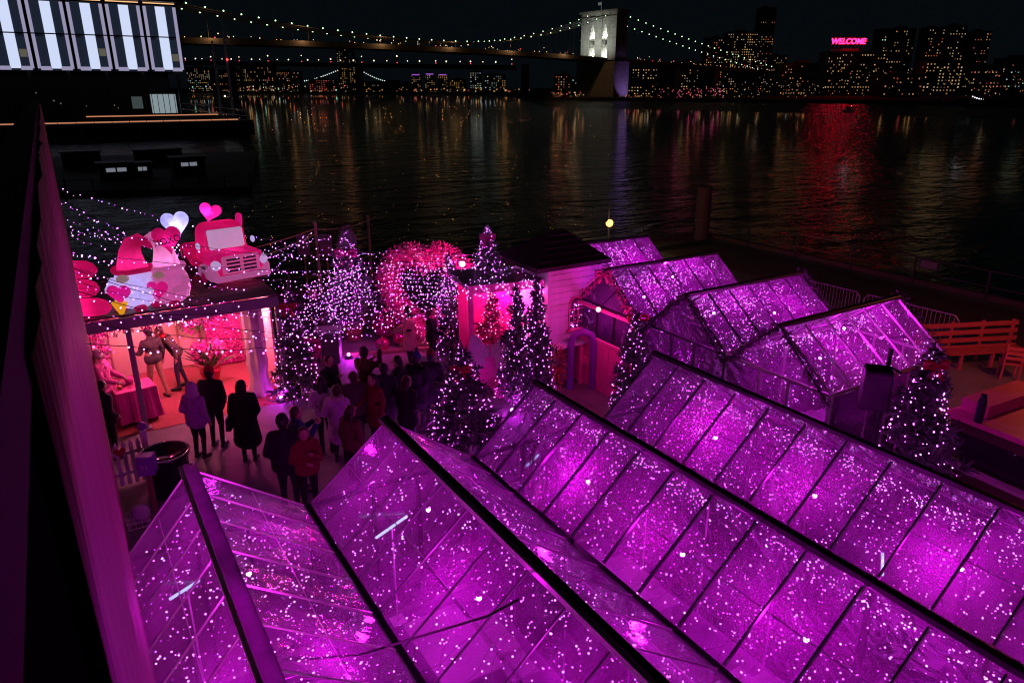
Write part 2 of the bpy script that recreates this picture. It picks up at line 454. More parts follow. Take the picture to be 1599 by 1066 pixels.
for s in range(-330, 0, 55):
    l = lamp('deck_side_fill', (0, 0, 0), (1, .5, .2), 3500, .5); l.parent = br; l.location = (s, -15.5, deckz(s)+3.5)  # lights added outside the rail to warm the side of the deck
# floodlights that the photograph shows washing the tower face, and the violet wash on its pier
for yy in (-13, 0, 13):
    l = lamp('tower_floodlight', (0, 0, 0), (.93, 1, .9), 20000, 1.0, kind='SPOT', spot=R(75), blend=.8); l.parent = br; l.location = (-34, yy, ZD+4)
    l.rotation_euler = (Vector((0, yy*.9, ZD+20))-Vector((-34, yy, ZD+4))).to_track_quat('-Z', 'Y').to_euler()
for yy in (-7.25, 7.25):
    l = lamp('arch_floodlight', (0, 0, 0), (.95, 1, .9), 6000, .4); l.parent = br; l.location = (0, yy, ZD+4)
    l = lamp('arch_floodlight', (0, 0, 0), (.95, 1, .9), 9000, .4); l.parent = br; l.location = (0, yy, ZD+17)
l = lamp('pier_floodlight', (0, 0, 0), (.5, .25, 1), 5000, .6, kind='SPOT', spot=R(80)); l.parent = br; l.location = (5, -TW2-16, 1)
l.rotation_euler = (Vector((4, -TW2, 10))-Vector((5, -TW2-16, 1))).to_track_quat('-Z', 'Y').to_euler()

# second bridge beyond: lit road deck and one tower with lit cables
b2 = thing('distant_bridge', 'dark distant bridge deck with a row of small lamps under the main bridge', 'bridge')
a, b = far(250, 98, 1150), far(800, 106, 900)
MB().beam(a, b, 20, 5).build('road_deck', M_STEEL, b2)
lm = MB(); lm2 = MB()
for i in range(34):
    p = a.lerp(b, i/33+RND.uniform(-.008, .008)); lm.octa(p+Vector((0, 0, 6+RND.uniform(-1, 7)*(i % 3 == 0))), .75 if i % 2 else 1.1)
    if i % 3 == 0: lm2.octa(p+Vector((0, 0, 4)), .8)
lm.build('road_lamps', emat('far_lamp', (1, .86, .6), 1.8, False), b2, stuff=True); lm2.build('tail_lights', MATS['tail_light'], b2, stuff=True)
for x in (360, 560, 820):
    p = far(x, 100, 1100-x*.25); MB().box((p.x, p.y, p.z/2-2), (9, 9, p.z-WZ), rz=-YAW).build('pier', M_STEEL, b2)
b3 = thing('lit_tower_bridge', 'faraway bridge tower with lights strung along its curved cables', 'bridge')
c = far(548, 140, 2300); tz = far(548, 80, 2300).z
tw_ = MB()
for s in (-14, 14): q = c+VR*s; tw_.box((q.x, q.y, tz/2), (8, 8, tz), rz=-YAW)
tw_.beam(c+VR*-14+Vector((0, 0, tz-c.z)), c+VR*14+Vector((0, 0, tz-c.z)), 6, 8)
tw_.build('tower', M_STEEL, b3)
lm = MB()
for i in range(46):
    x = 463+i*3.2; t = abs(x-548)/85 if x < 548 else abs(x-548)/62
    if t > 1: continue
    y = 132-14*(1-t)**1.6*2.0 if t > 0.12 else None
    if y: q = far(x, y-4, 2300); lm.octa(q, 1.7)
lm.build('cable_lights', emat('far_white', (.85, .95, .9), 1.4, False), b3, stuff=True)

# ---- city blocks on the far bank: walls + windows, each a building
M_BLD = mat('far_building_wall', (.035, .033, .033), .8, scale=.05)
WCOL = {'w': emat('window_warm', (1, .50, .17), .48, False), 'y': emat('window_yellow', (1, .72, .34), .55, False),
        'c': emat('window_cool', (.75, .95, 1), .55, False), 'r': emat('window_red', (1, .22, .14), .55, False), 'v': emat('window_violet', (.6, .15, 1), .5, False), 'g': emat('window_green', (.5, 1, .75), .9, False), 'p': emat('window_pink', (1, .1, .3), .6, False)}
WDIM = {}
for k_, c_, s_ in (('w', (1, .55, .22), .28), ('y', (1, .75, .4), .35), ('c', (.6, .9, 1), .25), ('r', (1, .16, .1), .3), ('v', (.6, .15, 1), .5), ('g', (.5, 1, .75), .25), ('p', (1, .1, .45), .5)): WDIM[k_] = emat('window_dim_'+k_, c_, s_, False)
M_DWIN = mat('dark_window_glass', (.01, .012, .015), .15)
def block(name, label, x0, x1, yt, D, cols='wwyc', p=.35, wx=4.2, wz=3.4,  fillx=.55, fillz=.5, yb=150, dep=22, roof=True, seed=1, pz=None):
    rr = random.Random(seed*97+int(x0)); wx *= .62; wz *= .72; p *= .8
    A = far(x0, yb, D); B = far(x1, yb, D); zt = far((x0+x1)/2, yt, D).z; z0 = WZ+1
    wd = (B-A).length; mid = (A+B)/2
    t = thing(name, label, 'building', (mid.x, mid.y, z0), -YAW, group='city buildings on the far bank')
    h = max(4, zt-z0)
    MB().box((0, dep/2, h/2), (wd, dep, h)).build('wall', M_BLD, t)
    if roof:
        rb = MB(); rb.box((0, dep/2, h+.5), (wd+.6, dep+.6, 1.0)); rb.box((wd*rr.uniform(-.2, .2), dep/2, h+2), (wd*.3, dep*.4, 3)); rb.build('roof', M_BLD, t)
    nx = max(1, int(wd/wx)); nz = max(1, int((h-2)/wz)); ks = sorted(set(cols)); wins = MB(); dk_ = MB()
    band = {j: rr.random() < .14 for j in range(nz)}; lobby = rr.choice(cols)
    for i in range(nx):
        for j in range(nz):
            x = -wd/2+(i+.5)*wd/nx; z = 2+(j+.5)*(h-3)/nz
            pp = p if pz is None else p*(pz(j/max(1, nz-1)))
            if mnoise.noise(Vector((i*.35, j*.35, seed*3.1))) > .08: pp *= 1.7
            else: pp *= .45
            if band[j]: pp = max(pp, .75)
            hw = wx*fillx/2*rr.uniform(.5, .8); hz = wz*fillz/2*rr.uniform(.6, .9)
            q = [(x-hw, -.12, z-hz), (x+hw, -.12, z-hz), (x+hw, -.12, z+hz), (x-hw, -.12, z+hz)]
            if rr.random() < pp: wins.add(q, [(0, 1, 2, 3)], ks.index(rr.choice(cols))+(len(ks) if rr.random() < .55 else 0))
            else: dk_.add(q, [(0, 1, 2, 3)])
    if wins.v: wins.build('lit_windows', [WCOL[k] for k in ks]+[WDIM[k] for k in ks], t, stuff=True)
    if dk_.v: dk_.build('dark_windows', M_DWIN, t, stuff=True)
    return t
B_ = block
B_('waterfront_block', 'dark block with scattered warm windows just right of the glass hall', 296, 332, 106, 1250, 'wwyc', .5, 5, 4.2, seed=1)
B_('waterfront_block', 'dark block of small windows behind the two masts', 336, 378, 110, 1260, 'wwyr', .3, 5, 4.2, seed=2)
B_('waterfront_block', 'wide low block with dotted lights right of the masts', 380, 430, 104, 1280, 'wwyyr', .26, 5, 4.2, seed=3)
B_('waterfront_block', 'low block with a few lights left of the faraway bridge tower', 432, 470, 112, 1300, 'wwcr', .2, 5, 4.2, seed=4)
B_('red_lit_hall', 'long low hall glowing red on the far waterfront', 484, 524, 124, 1290, 'rr', .8, 6, 4, seed=5)
B_('tall_block', 'tall block of warm windows at the faraway bridge tower', 530, 545, 73, 1600, 'wwy', .55, 6, 5, yb=148, seed=6)
B_('tall_block', 'second warm lit block right of the faraway bridge tower', 548, 560, 92, 1620, 'wwyy', .6, 6, 5, yb=148, seed=7)
B_('far_block', 'low dim row of lights between bridge tower and violet topped towers', 566, 640, 128, 1500, 'wwy', .3, 6, 5, yb=148, seed=8)
for i, (x0, x1, yt) in enumerate(((643, 658, 117), (664, 680, 116), (684, 700, 117))):
    t = B_('violet_topped_tower', ['leftmost', 'middle', 'rightmost'][i]+' of three far towers crowned with violet light', x0, x1, yt, 1550, 'wwwy', .55, 6, 4.6, yb=148, seed=9+i)
    hh = far((x0+x1)/2, yt, 1550).z-WZ
    MB().box((0, -1, hh-1), (15, 1, 2)).build('crown_light', WCOL['v'], t)
B_('far_block', 'warm dotted low blocks right of the violet topped towers', 702, 728, 124, 1500, 'wwy', .4, 6, 5, yb=148, seed=13)
B_('white_lit_tower', 'cool white lit tower cluster left of the stone bridge tower', 734, 752, 112, 1400, 'cccy', .6, 6, 5, yb=149, seed=14)
B_('far_block', 'cool and warm lit block close left of a dark bridge pier', 757, 790, 117, 1400, 'ccyw', .45, 6, 5, yb=149, seed=15)
B_('riverside_block', 'warm lit block seen under the bridge left of the stone tower', 866, 890, 117, 900, 'wwyr', .6, 4.6, 4, yb=152, seed=16)
B_('riverside_block', 'dim block seen between the bridge pier and stone tower', 892, 914, 122, 900, 'wg', .2, 4.6, 4, yb=152, seed=17)
B_('riverside_hall', 'bright low hall with yellow windows right of the stone tower', 975, 1015, 128, 700, 'yyw', .6, 4, 3.4, yb=155, seed=18)
B_('hillside_block', 'block with amber windows behind the falling bridge cables', 985, 1040, 106, 900, 'wwyy', .22, 4.5, 4, yb=152, seed=19)
B_('hillside_block', 'block of scattered warm windows under the cable end', 1042, 1096, 98, 900, 'wwyyc', .3, 4.5, 4, yb=152, seed=20)
B_('brick_tower', 'reddish lit tower left of the wide window grid block', 1097, 1124, 60, 1000, 'rwwy', .36, 4.4, 4, yb=150, seed=21)
B_('grid_tower', 'wide tower with a bright warm window grid', 1128, 1174, 51, 1020, 'wwyy', .55, 4.4, 4.2, yb=150, seed=22, pz=lambda t: .35+.9*t)
B_('slim_tower', 'tall slim dark tower rising highest on the right bank', 1175, 1198, 13, 1050, 'wwr', .22, 4.4, 4.2, yb=150, seed=23, pz=lambda t: 1.6 if t < .7 else .1)
B_('low_block', 'low warm lit block right of the slim dark tower', 1199, 1222, 88, 1000, 'ww', .4, 4.4, 4, yb=150, seed=24)
B_('brick_warehouse', 'wide low warehouse with rows of warm windows left of the sign building', 1216, 1276, 100, 760, 'wwwr', .32, 4, 3.8, yb=155, seed=25)
sgn = B_('sign_building', 'broad building carrying the pink rooftop sign', 1284, 1372, 82, 720, 'wwwy', .42, 4, 3.8, yb=156, seed=26, pz=lambda t: .4+.7*t)
B_('apartment_tower', 'apartment tower with lit outline right of the pink sign', 1362, 1413, 46, 950, 'wwyg', .33, 5, 4.4, yb=152, seed=27)
B_('apartment_tower', 'pair tower left half with warm lights, far right bank', 1432, 1457, 44, 950, 'wwyr', .4, 5, 4.4, yb=152, seed=28)
B_('apartment_tower', 'pair tower right half with stepped warm lights', 1464, 1490, 41, 960, 'wwyy', .33, 5, 4.4, yb=152, seed=29)
B_('apartment_tower', 'reddish lit tower farthest right on the bank', 1503, 1529, 50, 960, 'wwr', .33, 5, 4.4, yb=152, seed=30)
B_('riverside_block', 'long low block with bright yellow shop windows under the pair towers', 1436, 1494, 96, 700, 'yyww', .5, 5, 4, yb=158, seed=31)
B_('riverside_block', 'low block with orange cornice lights near the right edge', 1500, 1560, 103, 700, 'wrw', .4, 5, 4, yb=158, seed=32)
B_('riverside_block', 'low block at the right edge with mixed coloured lights', 1562, 1625, 92, 700, 'wrcg', .3, 5, 4, yb=158, seed=33)
B_('riverside_shed', 'low shed with small warm lights below the sign building', 1376, 1432, 118, 640, 'wwr', .3, 4.6, 4, yb=158, seed=34)
# rooftop sign with its frame
sp = far(1325, 64, 719); sg = thing('rooftop_sign', 'glowing pink WELCOME sign on a rooftop frame across the river', 'sign', (sp.x, sp.y, sp.z), -YAW)
text_part('letters', 'WELCOME', 6.6, emat('sign_pink', (1.0, .004, .034), 26.0), sg, (0, 0, -2.6), (R(90), 0, 0), .4, .15, .10)
fr = MB()
for i in range(9): fr.tube([(-15+i*3.75, 1.2, -11), (-15+i*3.75, 1.2, 3)], .12, 4)
for z in (-8, -3, 0, 3): fr.tube([(-15.5, 1.2, z), (15.5, 1.2, z)], .12, 4)
fr.build('frame', M_STEEL, sg)
# shore lights: lamps, market stalls and trees in lights, each row is one mass
def shore_lights(name, label, x0, x1, y0, y1, D, n, cols, r=(.35, .8), seed=3):
    rr = random.Random(seed); ks = sorted(set(cols)); m_ = MB()
    for i in range(n):
        q = far(rr.uniform(x0, x1), rr.uniform(y0, y1), D+rr.uniform(-15, 60)); m_.octa(q, rr.uniform(*r)*D/700, ks.index(rr.choice(cols)))
    o = m_.build(name, [WCOL[k] for k in ks], stuff=True); tag(o, label, 'lamps')
shore_lights('shore_lamps', 'scatter of small lamps along the left far shore', 296, 560, 134, 144, 1240, 70, 'wwycrrg')
shore_lights('shore_lamps', 'scatter of small lamps along the middle far shore', 560, 830, 138, 146, 1240, 60, 'wwwyr', seed=4)
shore_lights('park_lamps', 'pink and red lamps in the trees right of the bridge tower', 1030, 1130, 138, 153, 600, 80, 'rrpppw', seed=5)
shore_lights('park_lamps', 'white and yellow lamps in the riverside park', 1100, 1290, 128, 152, 600, 70, 'wwyyc', (.3, .7), seed=6)
shore_lights('park_lamps', 'amber lamps on the slope under the right bank towers', 1290, 1599, 105, 150, 650, 110, 'wwwyr', (.25, .6), seed=7)
shore_lights('bridge_foot_lamps', 'row of red and amber lamps at the foot of the stone tower', 962, 1030, 149, 154, 620, 40, 'rrww', seed=8)
shore_lights('bridge_foot_lamps', 'red and amber lamps under the bridge left of the stone tower', 862, 912, 144, 152, 640, 30, 'rrwy', seed=9)
# dark trees along the far shore
M_FTREE = mat('far_tree_leaves', (.03, .045, .02), .9)
def far_tree(x, y, D, w, h, label):
    b = far(x, y, D); t = thing('riverside_tree', label, 'tree', (b.x, b.y, b.z), group='trees on the far shore')
    MB().tube([(0, 0, -6), (0, 0, h*.5)], [.5, .25], 6).build('trunk', mat('bark', (.05, .04, .03), .9), t)
    cr = MB()
    for i in range(240):
        a = RND.uniform(0, 6.28); q = RND.random()**.5; z = RND.uniform(.25, 1); k = math.sin(math.pi*(.12+.85*z))*w/2*q
        p = Vector((math.cos(a)*k, math.sin(a)*k, z*h)); u = Vector((RND.gauss(0, 1), RND.gauss(0, 1), RND.gauss(0, .6)))*.6
        v = Vector((RND.gauss(0, 1), RND.gauss(0, 1), RND.gauss(0, .6)))*.6
        cr.add([p, p+u, p+u+v, p+v], [(0, 1, 2, 3)])
    cr.build('crown', M_FTREE, t)
for i, x in enumerate((1180, 1225, 1260, 1390, 1420, 1470, 1540, 1580)):
    far_tree(x, 153, 560, 12+RND.uniform(-2, 4), 13+RND.uniform(-2, 4), ['dark tree left of the riverside park lamps', 'dark tree before the low warehouse', 'dark tree by the pale shore lamps', 'dark tree below the sign building shed', 'dark tree between shed and long low block', 'dark tree before the bright shop windows', 'dark tree before the orange cornice block', 'dark tree nearest the right edge of the far shore'][i])
# lit boat at the far right and small boats
bo = thing('moored_ship', 'dark moored ship outlined by a curved string of white lights', 'ship', far(1560, 168, 300))
qb = far(1560, 168, 300)
MB().prism([(-14, 0), (-16, 3.2), (16, 2.6), (14, 0)], 6, 'y').xf(Matrix.Rotation(-YAW, 4, 'Z')).build('hull', mat('ship_hull', (.02, .02, .025), .5), bo)
MB().box((6, 0, 4), (8, 4, 3)).xf(Matrix.Rotation(-YAW, 4, 'Z')).build('cabin', mat('ship_cabin', (.05, .05, .05), .6), bo)
lm = MB()
for i in range(30):
    t = i/29; lm.octa(far(1519+t*95, 151+13.5*math.sin(t**.8*math.pi/2), 300)-qb, .30)
lm.build('lights', emat('ship_white', (.85, .9, 1), 2.0, False), bo, stuff=True)
for x, y, D, lab in ((1505, 164, 320, 'small white launch left of the light strung ship'), (1325, 173, 330, 'small pale boat on the river under the pink sign')):
    q = far(x, y, D); t = thing('small_boat', lab, 'boat', (q.x, q.y, WZ), -YAW)
    MB().prism([(-2.4, .1), (-2.8, 1.0), (3.2, 1.2), (2.2, .1)], 1.8, 'y').build('hull', mat('boat_white', (.5, .5, .52), .4), t)
    MB().box((-.4, 0, 1.6), (2, 1.3, 1.1), taper=.8).build('cabin', MATS['boat_white'], t)
    MB().octa((1.0, 0, 2.6), .16).build('lamp', MATS['ship_white'], t)

# ---- glass hall on the next pier (left)
gv = 187.8; gu1 = 28.8; GZ0, GZ1 = 10.2, 24.0
pr = struct('neighbour_pier', MB().box((0, 203, -1.6), (64, 62, 3.2)), mat('old_pier', (.05, .045, .04), .9)); pr.location.x = 7
for i in range(14): MB().lathe([(.35, -6), (.35, -.2)], 8, (-31+i*4.7, 171.6, 0)).build('pile', mp_, pr)
gh = thing('glass_hall', 'glass hall with bright white lit fins on the next pier', 'building', (0, gv, 0))
MB().box((-6, 22, (GZ0+GZ1)/2), (2*gu1+12-.0, 40, GZ1-GZ0)).build('upper_core', mat('hall_core', (.015, .018, .03), .3), gh).location.x = 0
MB().box((-6, 24, GZ0/2), (2*gu1+6, 36, GZ0)).build('ground_storey', mat('hall_ground', (.012, .012, .014), .5), gh)
rfz = MB(); rfz.box((-6, 20, GZ1+1.0), (2*gu1+14, 46, 1.2)); rfz.build('roof', M_DARKM, gh)
M_FIN = emat('lit_fin', (.66, .74, 1.0), .95); M_FIN2 = emat('lit_fin_edge', (.70, .66, 1.0), .42)
M_GL = mat('hall_glass', (.01, .014, .025), .08, emit=(.3, .42, .75), estr=.035); M_STRIP = emat('amber_strip', (1, .55, .25), 1.2)  # pane glow stands in for the dimly lit rooms behind the glass
bw = 7.2
fin = MB().box((0, 0, 0), (1.9, .5, GZ1-GZ0-.9)).mesh('wide_fin', M_FIN)
thin = MB().box((0, 0, 0), (.62, .5, GZ1-GZ0-.9)).mesh('thin_fin', M_FIN2)
pane = MB().box((0, 0, 0), (2.0, .1, (GZ1-GZ0)/2-.7)).mesh('pane', M_GL)
lint = MB().box((0, 0, 0), (2.0, .35, .75)).mesh('lit_lintel', M_FIN2)
mul = MB().box((0, 0, 0), (.5, .7, GZ1-GZ0)).mesh('mullion', M_DARKM)
zc = (GZ0+GZ1)/2
for k in range(9):
    x1 = gu1-k*bw; x0 = x1-bw; xc = (x0+x1)/2
    link('mullion', mul, gh, (x0, -.15, zc))
    link('wide_fin', fin, gh, (xc+.1, -.12, zc))
    link('thin_fin', thin, gh, (x0+.62, -.1, zc)); link('thin_fin', thin, gh, (x1-.62, -.1, zc))
    for px_ in (xc-1.75, xc+1.95):
        for hz in (-1, 1): link('pane', pane, gh, (px_, .02, zc+hz*(GZ1-GZ0)/4+.1))
        link('lit_lintel', lint, gh, (px_, -.2, GZ0+.5))
    MB().box((xc, -.3, GZ1+.2), (bw-.9, .12, .18)).build('amber_strip', M_STRIP, gh)
    if k % 2 == 0 or k > 3:
        MB().box((xc+1.9, -.04, GZ0+3.0+.4*(k % 3)), (1.3, .1, 1.5)).build('lit_room_window', emat('room_light', (1, .95, .7), .10), gh)
MB().box((-2, -.46, zc+.3), (2*gu1+2, .1, .24)).build('transom', M_DARKM, gh)
for k in range(9): MB().box((gu1-1.5-k*bw, 2, GZ0/2), (.7, .7, GZ0)).build('column', M_DARKM, gh)
w_ = MB().box((24, 5.8, 3.3), (5.4, .2, 4.2)).build('shop_window', emat('shop_light', (.75, .95, 1), .30), gh)
for i in range(5): MB().box((21.6+i*1.2, 5.6, 3.3), (.12, .12, 4.2)).build('mullion', M_DARKM, w_)
MB().box((18.4, 5.8, 3.6), (2.2, .2, 2.6)).build('shop_window', emat('shop_light_dim', (.75, .95, 1), .06), gh)
for (x, z, r_) in ((2, 4.2, .22), (3.2, 3.6, .2), (-1, 5.8, .18), (5.5, 6.4, .16), (8, 3.0, .14), (13.5, 3.1, .2), (14.2, 2.5, .15)):
    MB().octa((x, 4.5, z), r_).build('indoor_lamp', MATS['room_light'], gh)
rl = thing('pier_railing', 'railing with a glowing orange strip along the next pier', 'railing', (0, 172.8, 0))
for z in (.6, 1.1): MB().tube([(-24, 0, z), (38, 0, z)], .05, 4).build('rail', M_DARKM, rl)
for i in range(20): MB().tube([(-24+i*3.2, 0, 0), (-24+i*3.2, 0, 1.15)], .05, 4).build('post', M_DARKM, rl)
MB().box((14, .4, .25), (44, .1, .22)).build('light_strip', emat('orange_strip', (1, .38, .2), .55), rl)
MB().box((20, 6, 1.2), (26, .1, .22)).build('light_strip', MATS['orange_strip'], rl)
MB().box((-2, .4, .25), (14, .1, .2)).build('light_strip', MATS['orange_strip'], rl)
for x0, x1, y1, lab in ((346, 333, 64, 'shorter pale ship mast at the end of the next pier'), (365, 352, 37, 'taller pale ship mast with a red lamp')):
    b0 = at(x0, 182, 0); h = far(x1, y1, (b0-C0).dot(FW)).z
    t = thing('ship_mast', lab, 'mast', (b0.x, b0.y, 0))
    MB().tube([(0, 0, 0), (0, 0, h)], [.42, .2], 8).build('pole', mat('mast_paint', (.5, .5, .55), .5), t)
    MB().tube([(-2.5, 0, h*.78), (2.5, 0, h*.78)], .12, 6).build('yard', MATS['mast_paint'], t)
    if y1 < 50: MB().octa((0, -.6, h*.62), .35).build('lamp', MATS['tail_light'], t)
    for s in (-1, 1): MB().tube([(0, 0, h*.95), (s*6, 2, .2)], .03, 3).build('stay', M_STEEL, t)
lt_ = thing('pier_lamp', 'small white lamp lighting the gangway and masts on the next pier', 'lamp', (34, 174, 0)); MB().tube([(0, 0, 0), (0, 0, 5)], .08, 6).build('post', M_STEEL, lt_); MB().octa((0, 0, 5.1), .22).build('bulb', MATS['ship_white'], lt_); lamp('pier_light', (0, 0, 5.6), (.8, .85, 1), 60, .6, lt_)
gw = thing('gangway', 'pale metal gangway with rails at the tip of the next pier', 'gangway', (34, 180, 0))
MB().beam((-8, 0, 2.4), (6, 0, .6), 1.6, .2).build('ramp', mat('gangway_metal', (.45, .45, .48), .5), gw)
for s in (-.8, .8): MB().tube([(-8, s, 3.6), (6, s, 1.8)], .07, 4).build('rail', MATS['gangway_metal'], gw)
# ---- dark floating dock with low sheds in front of the glass hall
fd = thing('floating_dock', 'dark floating dock with low sheds in front of the glass hall pier', 'dock', (0, 0, 0))
cs = [at(60, 300, WZ+.5), at(392, 292, WZ+.5), at(402, 236, WZ+.5), at(70, 246, WZ+.5)]
MB().add([tuple(c) for c in cs]+[(c.x, c.y, WZ-.6) for c in cs], [(0, 1, 2, 3), (4, 7, 6, 5), (0, 4, 5, 1), (1, 5, 6, 2), (2, 6, 7, 3), (3, 7, 4, 0)]).build('pontoon', mat('dock_timber', (.02, .02, .02), .8), fd)
for (x, y, w, h, lw) in ((185, 284, 3.4, 2.0, 2.2), (225, 279, 2.0, 1.7, 1.0), (298, 276, 3.6, 2.2, 1.9), (130, 262, 4.5, 2.0, 0), (250, 255, 6, 1.8, 0)):
    q = at(x, y, WZ+.5); sh = MB().box((q.x, q.y+1.2, WZ+.5+h/2), (w, 2.4, h)).build('shed', mat('shed_dark', (.03, .03, .035), .7), fd)
    MB().box((q.x, q.y+1.2, WZ+.55+h), (w+.5, 2.9, .12)).build('roof', mat('shed_roof', (.05, .05, .055), .6), sh)
    if lw:
        for k in range(2): MB().box((q.x-lw/4+k*lw/2, q.y-.03, WZ+.5+h*.66), (lw*.42, .05, .42)).build('lit_window', emat('dock_window', (.8, .85, 1), .2), sh)
for i in range(9):
    p = cs[0].lerp(cs[1], i/8); MB().tube([(p.x, p.y, WZ), (p.x, p.y, WZ+1.9)], .08, 5).build('post', M_STEEL, fd)
MB().tube([cs[0]+Vector((0, 0, 1.1)), cs[1]+Vector((0, 0, 1.1))], .03, 4).build('rail', M_STEEL, fd)
# ================================================================== CABINS with clear roofs
def vinyl_mat(name, haze=.21, tint=(.92, .86, .94), bmp=.022):
    """clear vinyl: mostly see-through, a little milky with violet glow tinted in, glossy with soft crumples"""
    m, n, L = new_mat(name)
    out = n.new('ShaderNodeOutputMaterial')
    tc = n.new('ShaderNodeTexCoord')
    nz = n.new('ShaderNodeTexNoise'); nz.inputs['Scale'].default_value = 1.6; nz.inputs['Detail'].default_value = 5; nz.inputs['Distortion'].default_value = 1.2
    L.new(tc.outputs['Object'], nz.inputs[0])
    bp = n.new('ShaderNodeBump'); bp.inputs['Distance'].default_value = bmp; L.new(nz.outputs[0], bp.inputs['Height'])
    n2 = n.new('ShaderNodeTexNoise'); n2.inputs['Scale'].default_value = .9; n2.inputs['Detail'].default_value = 6; n2.inputs['Roughness'].default_value = .6
    ge = n.new('ShaderNodeNewGeometry'); L.new(ge.outputs['Position'], n2.inputs[0])
    mr = n.new('ShaderNodeMapRange'); mr.inputs[1].default_value = .3; mr.inputs[2].default_value = .72; mr.inputs[3].default_value = haze*.3; mr.inputs[4].default_value = haze*1.6
    L.new(n2.outputs[0], mr.inputs[0])
    tr = n.new('ShaderNodeBsdfTransparent'); tr.inputs[0].default_value = (*tint, 1)
    tl = n.new('ShaderNodeBsdfTranslucent'); tl.inputs[0].default_value = (.86, .34, .88, 1)  # violet put into the scatter colour to deepen the cabin glow
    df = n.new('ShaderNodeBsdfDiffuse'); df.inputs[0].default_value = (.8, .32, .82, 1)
    m0 = n.new('ShaderNodeMixShader'); m0.inputs[0].default_value = .3; L.new(tl.outputs[0], m0.inputs[1]); L.new(df.outputs[0], m0.inputs[2])
    m1 = n.new('ShaderNodeMixShader'); L.new(mr.outputs[0], m1.inputs[0]); L.new(tr.outputs[0], m1.inputs[1]); L.new(m0.outputs[0], m1.inputs[2])
    gl = n.new('ShaderNodeBsdfGlossy'); gl.inputs['Roughness'].default_value = .09; L.new(bp.outputs[0], gl.inputs['Normal'])
    fr = n.new('ShaderNodeFresnel'); fr.inputs[0].default_value = 1.45; L.new(bp.outputs[0], fr.inputs['Normal'])
    m2 = n.new('ShaderNodeMixShader'); L.new(fr.outputs[0], m2.inputs[0]); L.new(m1.outputs[0], m2.inputs[1]); L.new(gl.outputs[0], m2.inputs[2])
    L.new(m2.outputs[0], out.inputs[0])
    return m
M_VINYL = vinyl_mat('clear_vinyl'); M_WVIN = vinyl_mat('clear_wall_vinyl', .09)
M_SLV = vinyl_mat('ridge_sleeve_vinyl', .62)
M_FRAME = mat('cabin_frame_black', (.014, .013, .016), .35, bump=.001)
M_FRAME2 = mat('cabin_frame_aluminium', (.55, .52, .5), .35, metal=.8)
M_RIDGE = mat('ridge_cap_vinyl', (.30, .24, .34), .2, bump=.004, bscale=14)
M_RUG = mat('cabin_floor_mat', (.12, .09, .12), .9)
M_WHITEP = mat('white_paint', (.8, .78, .78), .5)

def pane_mesh(pts4, nu, nv, seed, amp=.018, m=None):
    a, b, c, d = [Vector(p) for p in pts4]          # a-b bottom edge, d-c top edge
    nrm = (b-a).cross(d-a).normalized(); P = []; F = []
    for i in range(nu+1):
        for j in range(nv+1):
            s, t = i/nu, j/nv
            p = (a*(1-s)+b*s)*(1-t) + (d*(1-s)+c*s)*t
            e = min(s, 1-s, t, 1-t)*4; e = min(1, e)
            p = p + nrm*(amp*e*(mnoise.noise(Vector((s*2.2+seed*7.1, t*3.3, seed)))+.5*mnoise.noise(Vector((s*6, t*8, seed*3.3)))) - amp*.9*e)
            P.append(p)
    for i in range(nu):
        for j in range(nv):
            k = i*(nv+1)+j; F.append((k, k+nv+1, k+nv+2, k+1))
    return MB().add(P, F).mesh('roof_pane', m or M_VINYL, True)

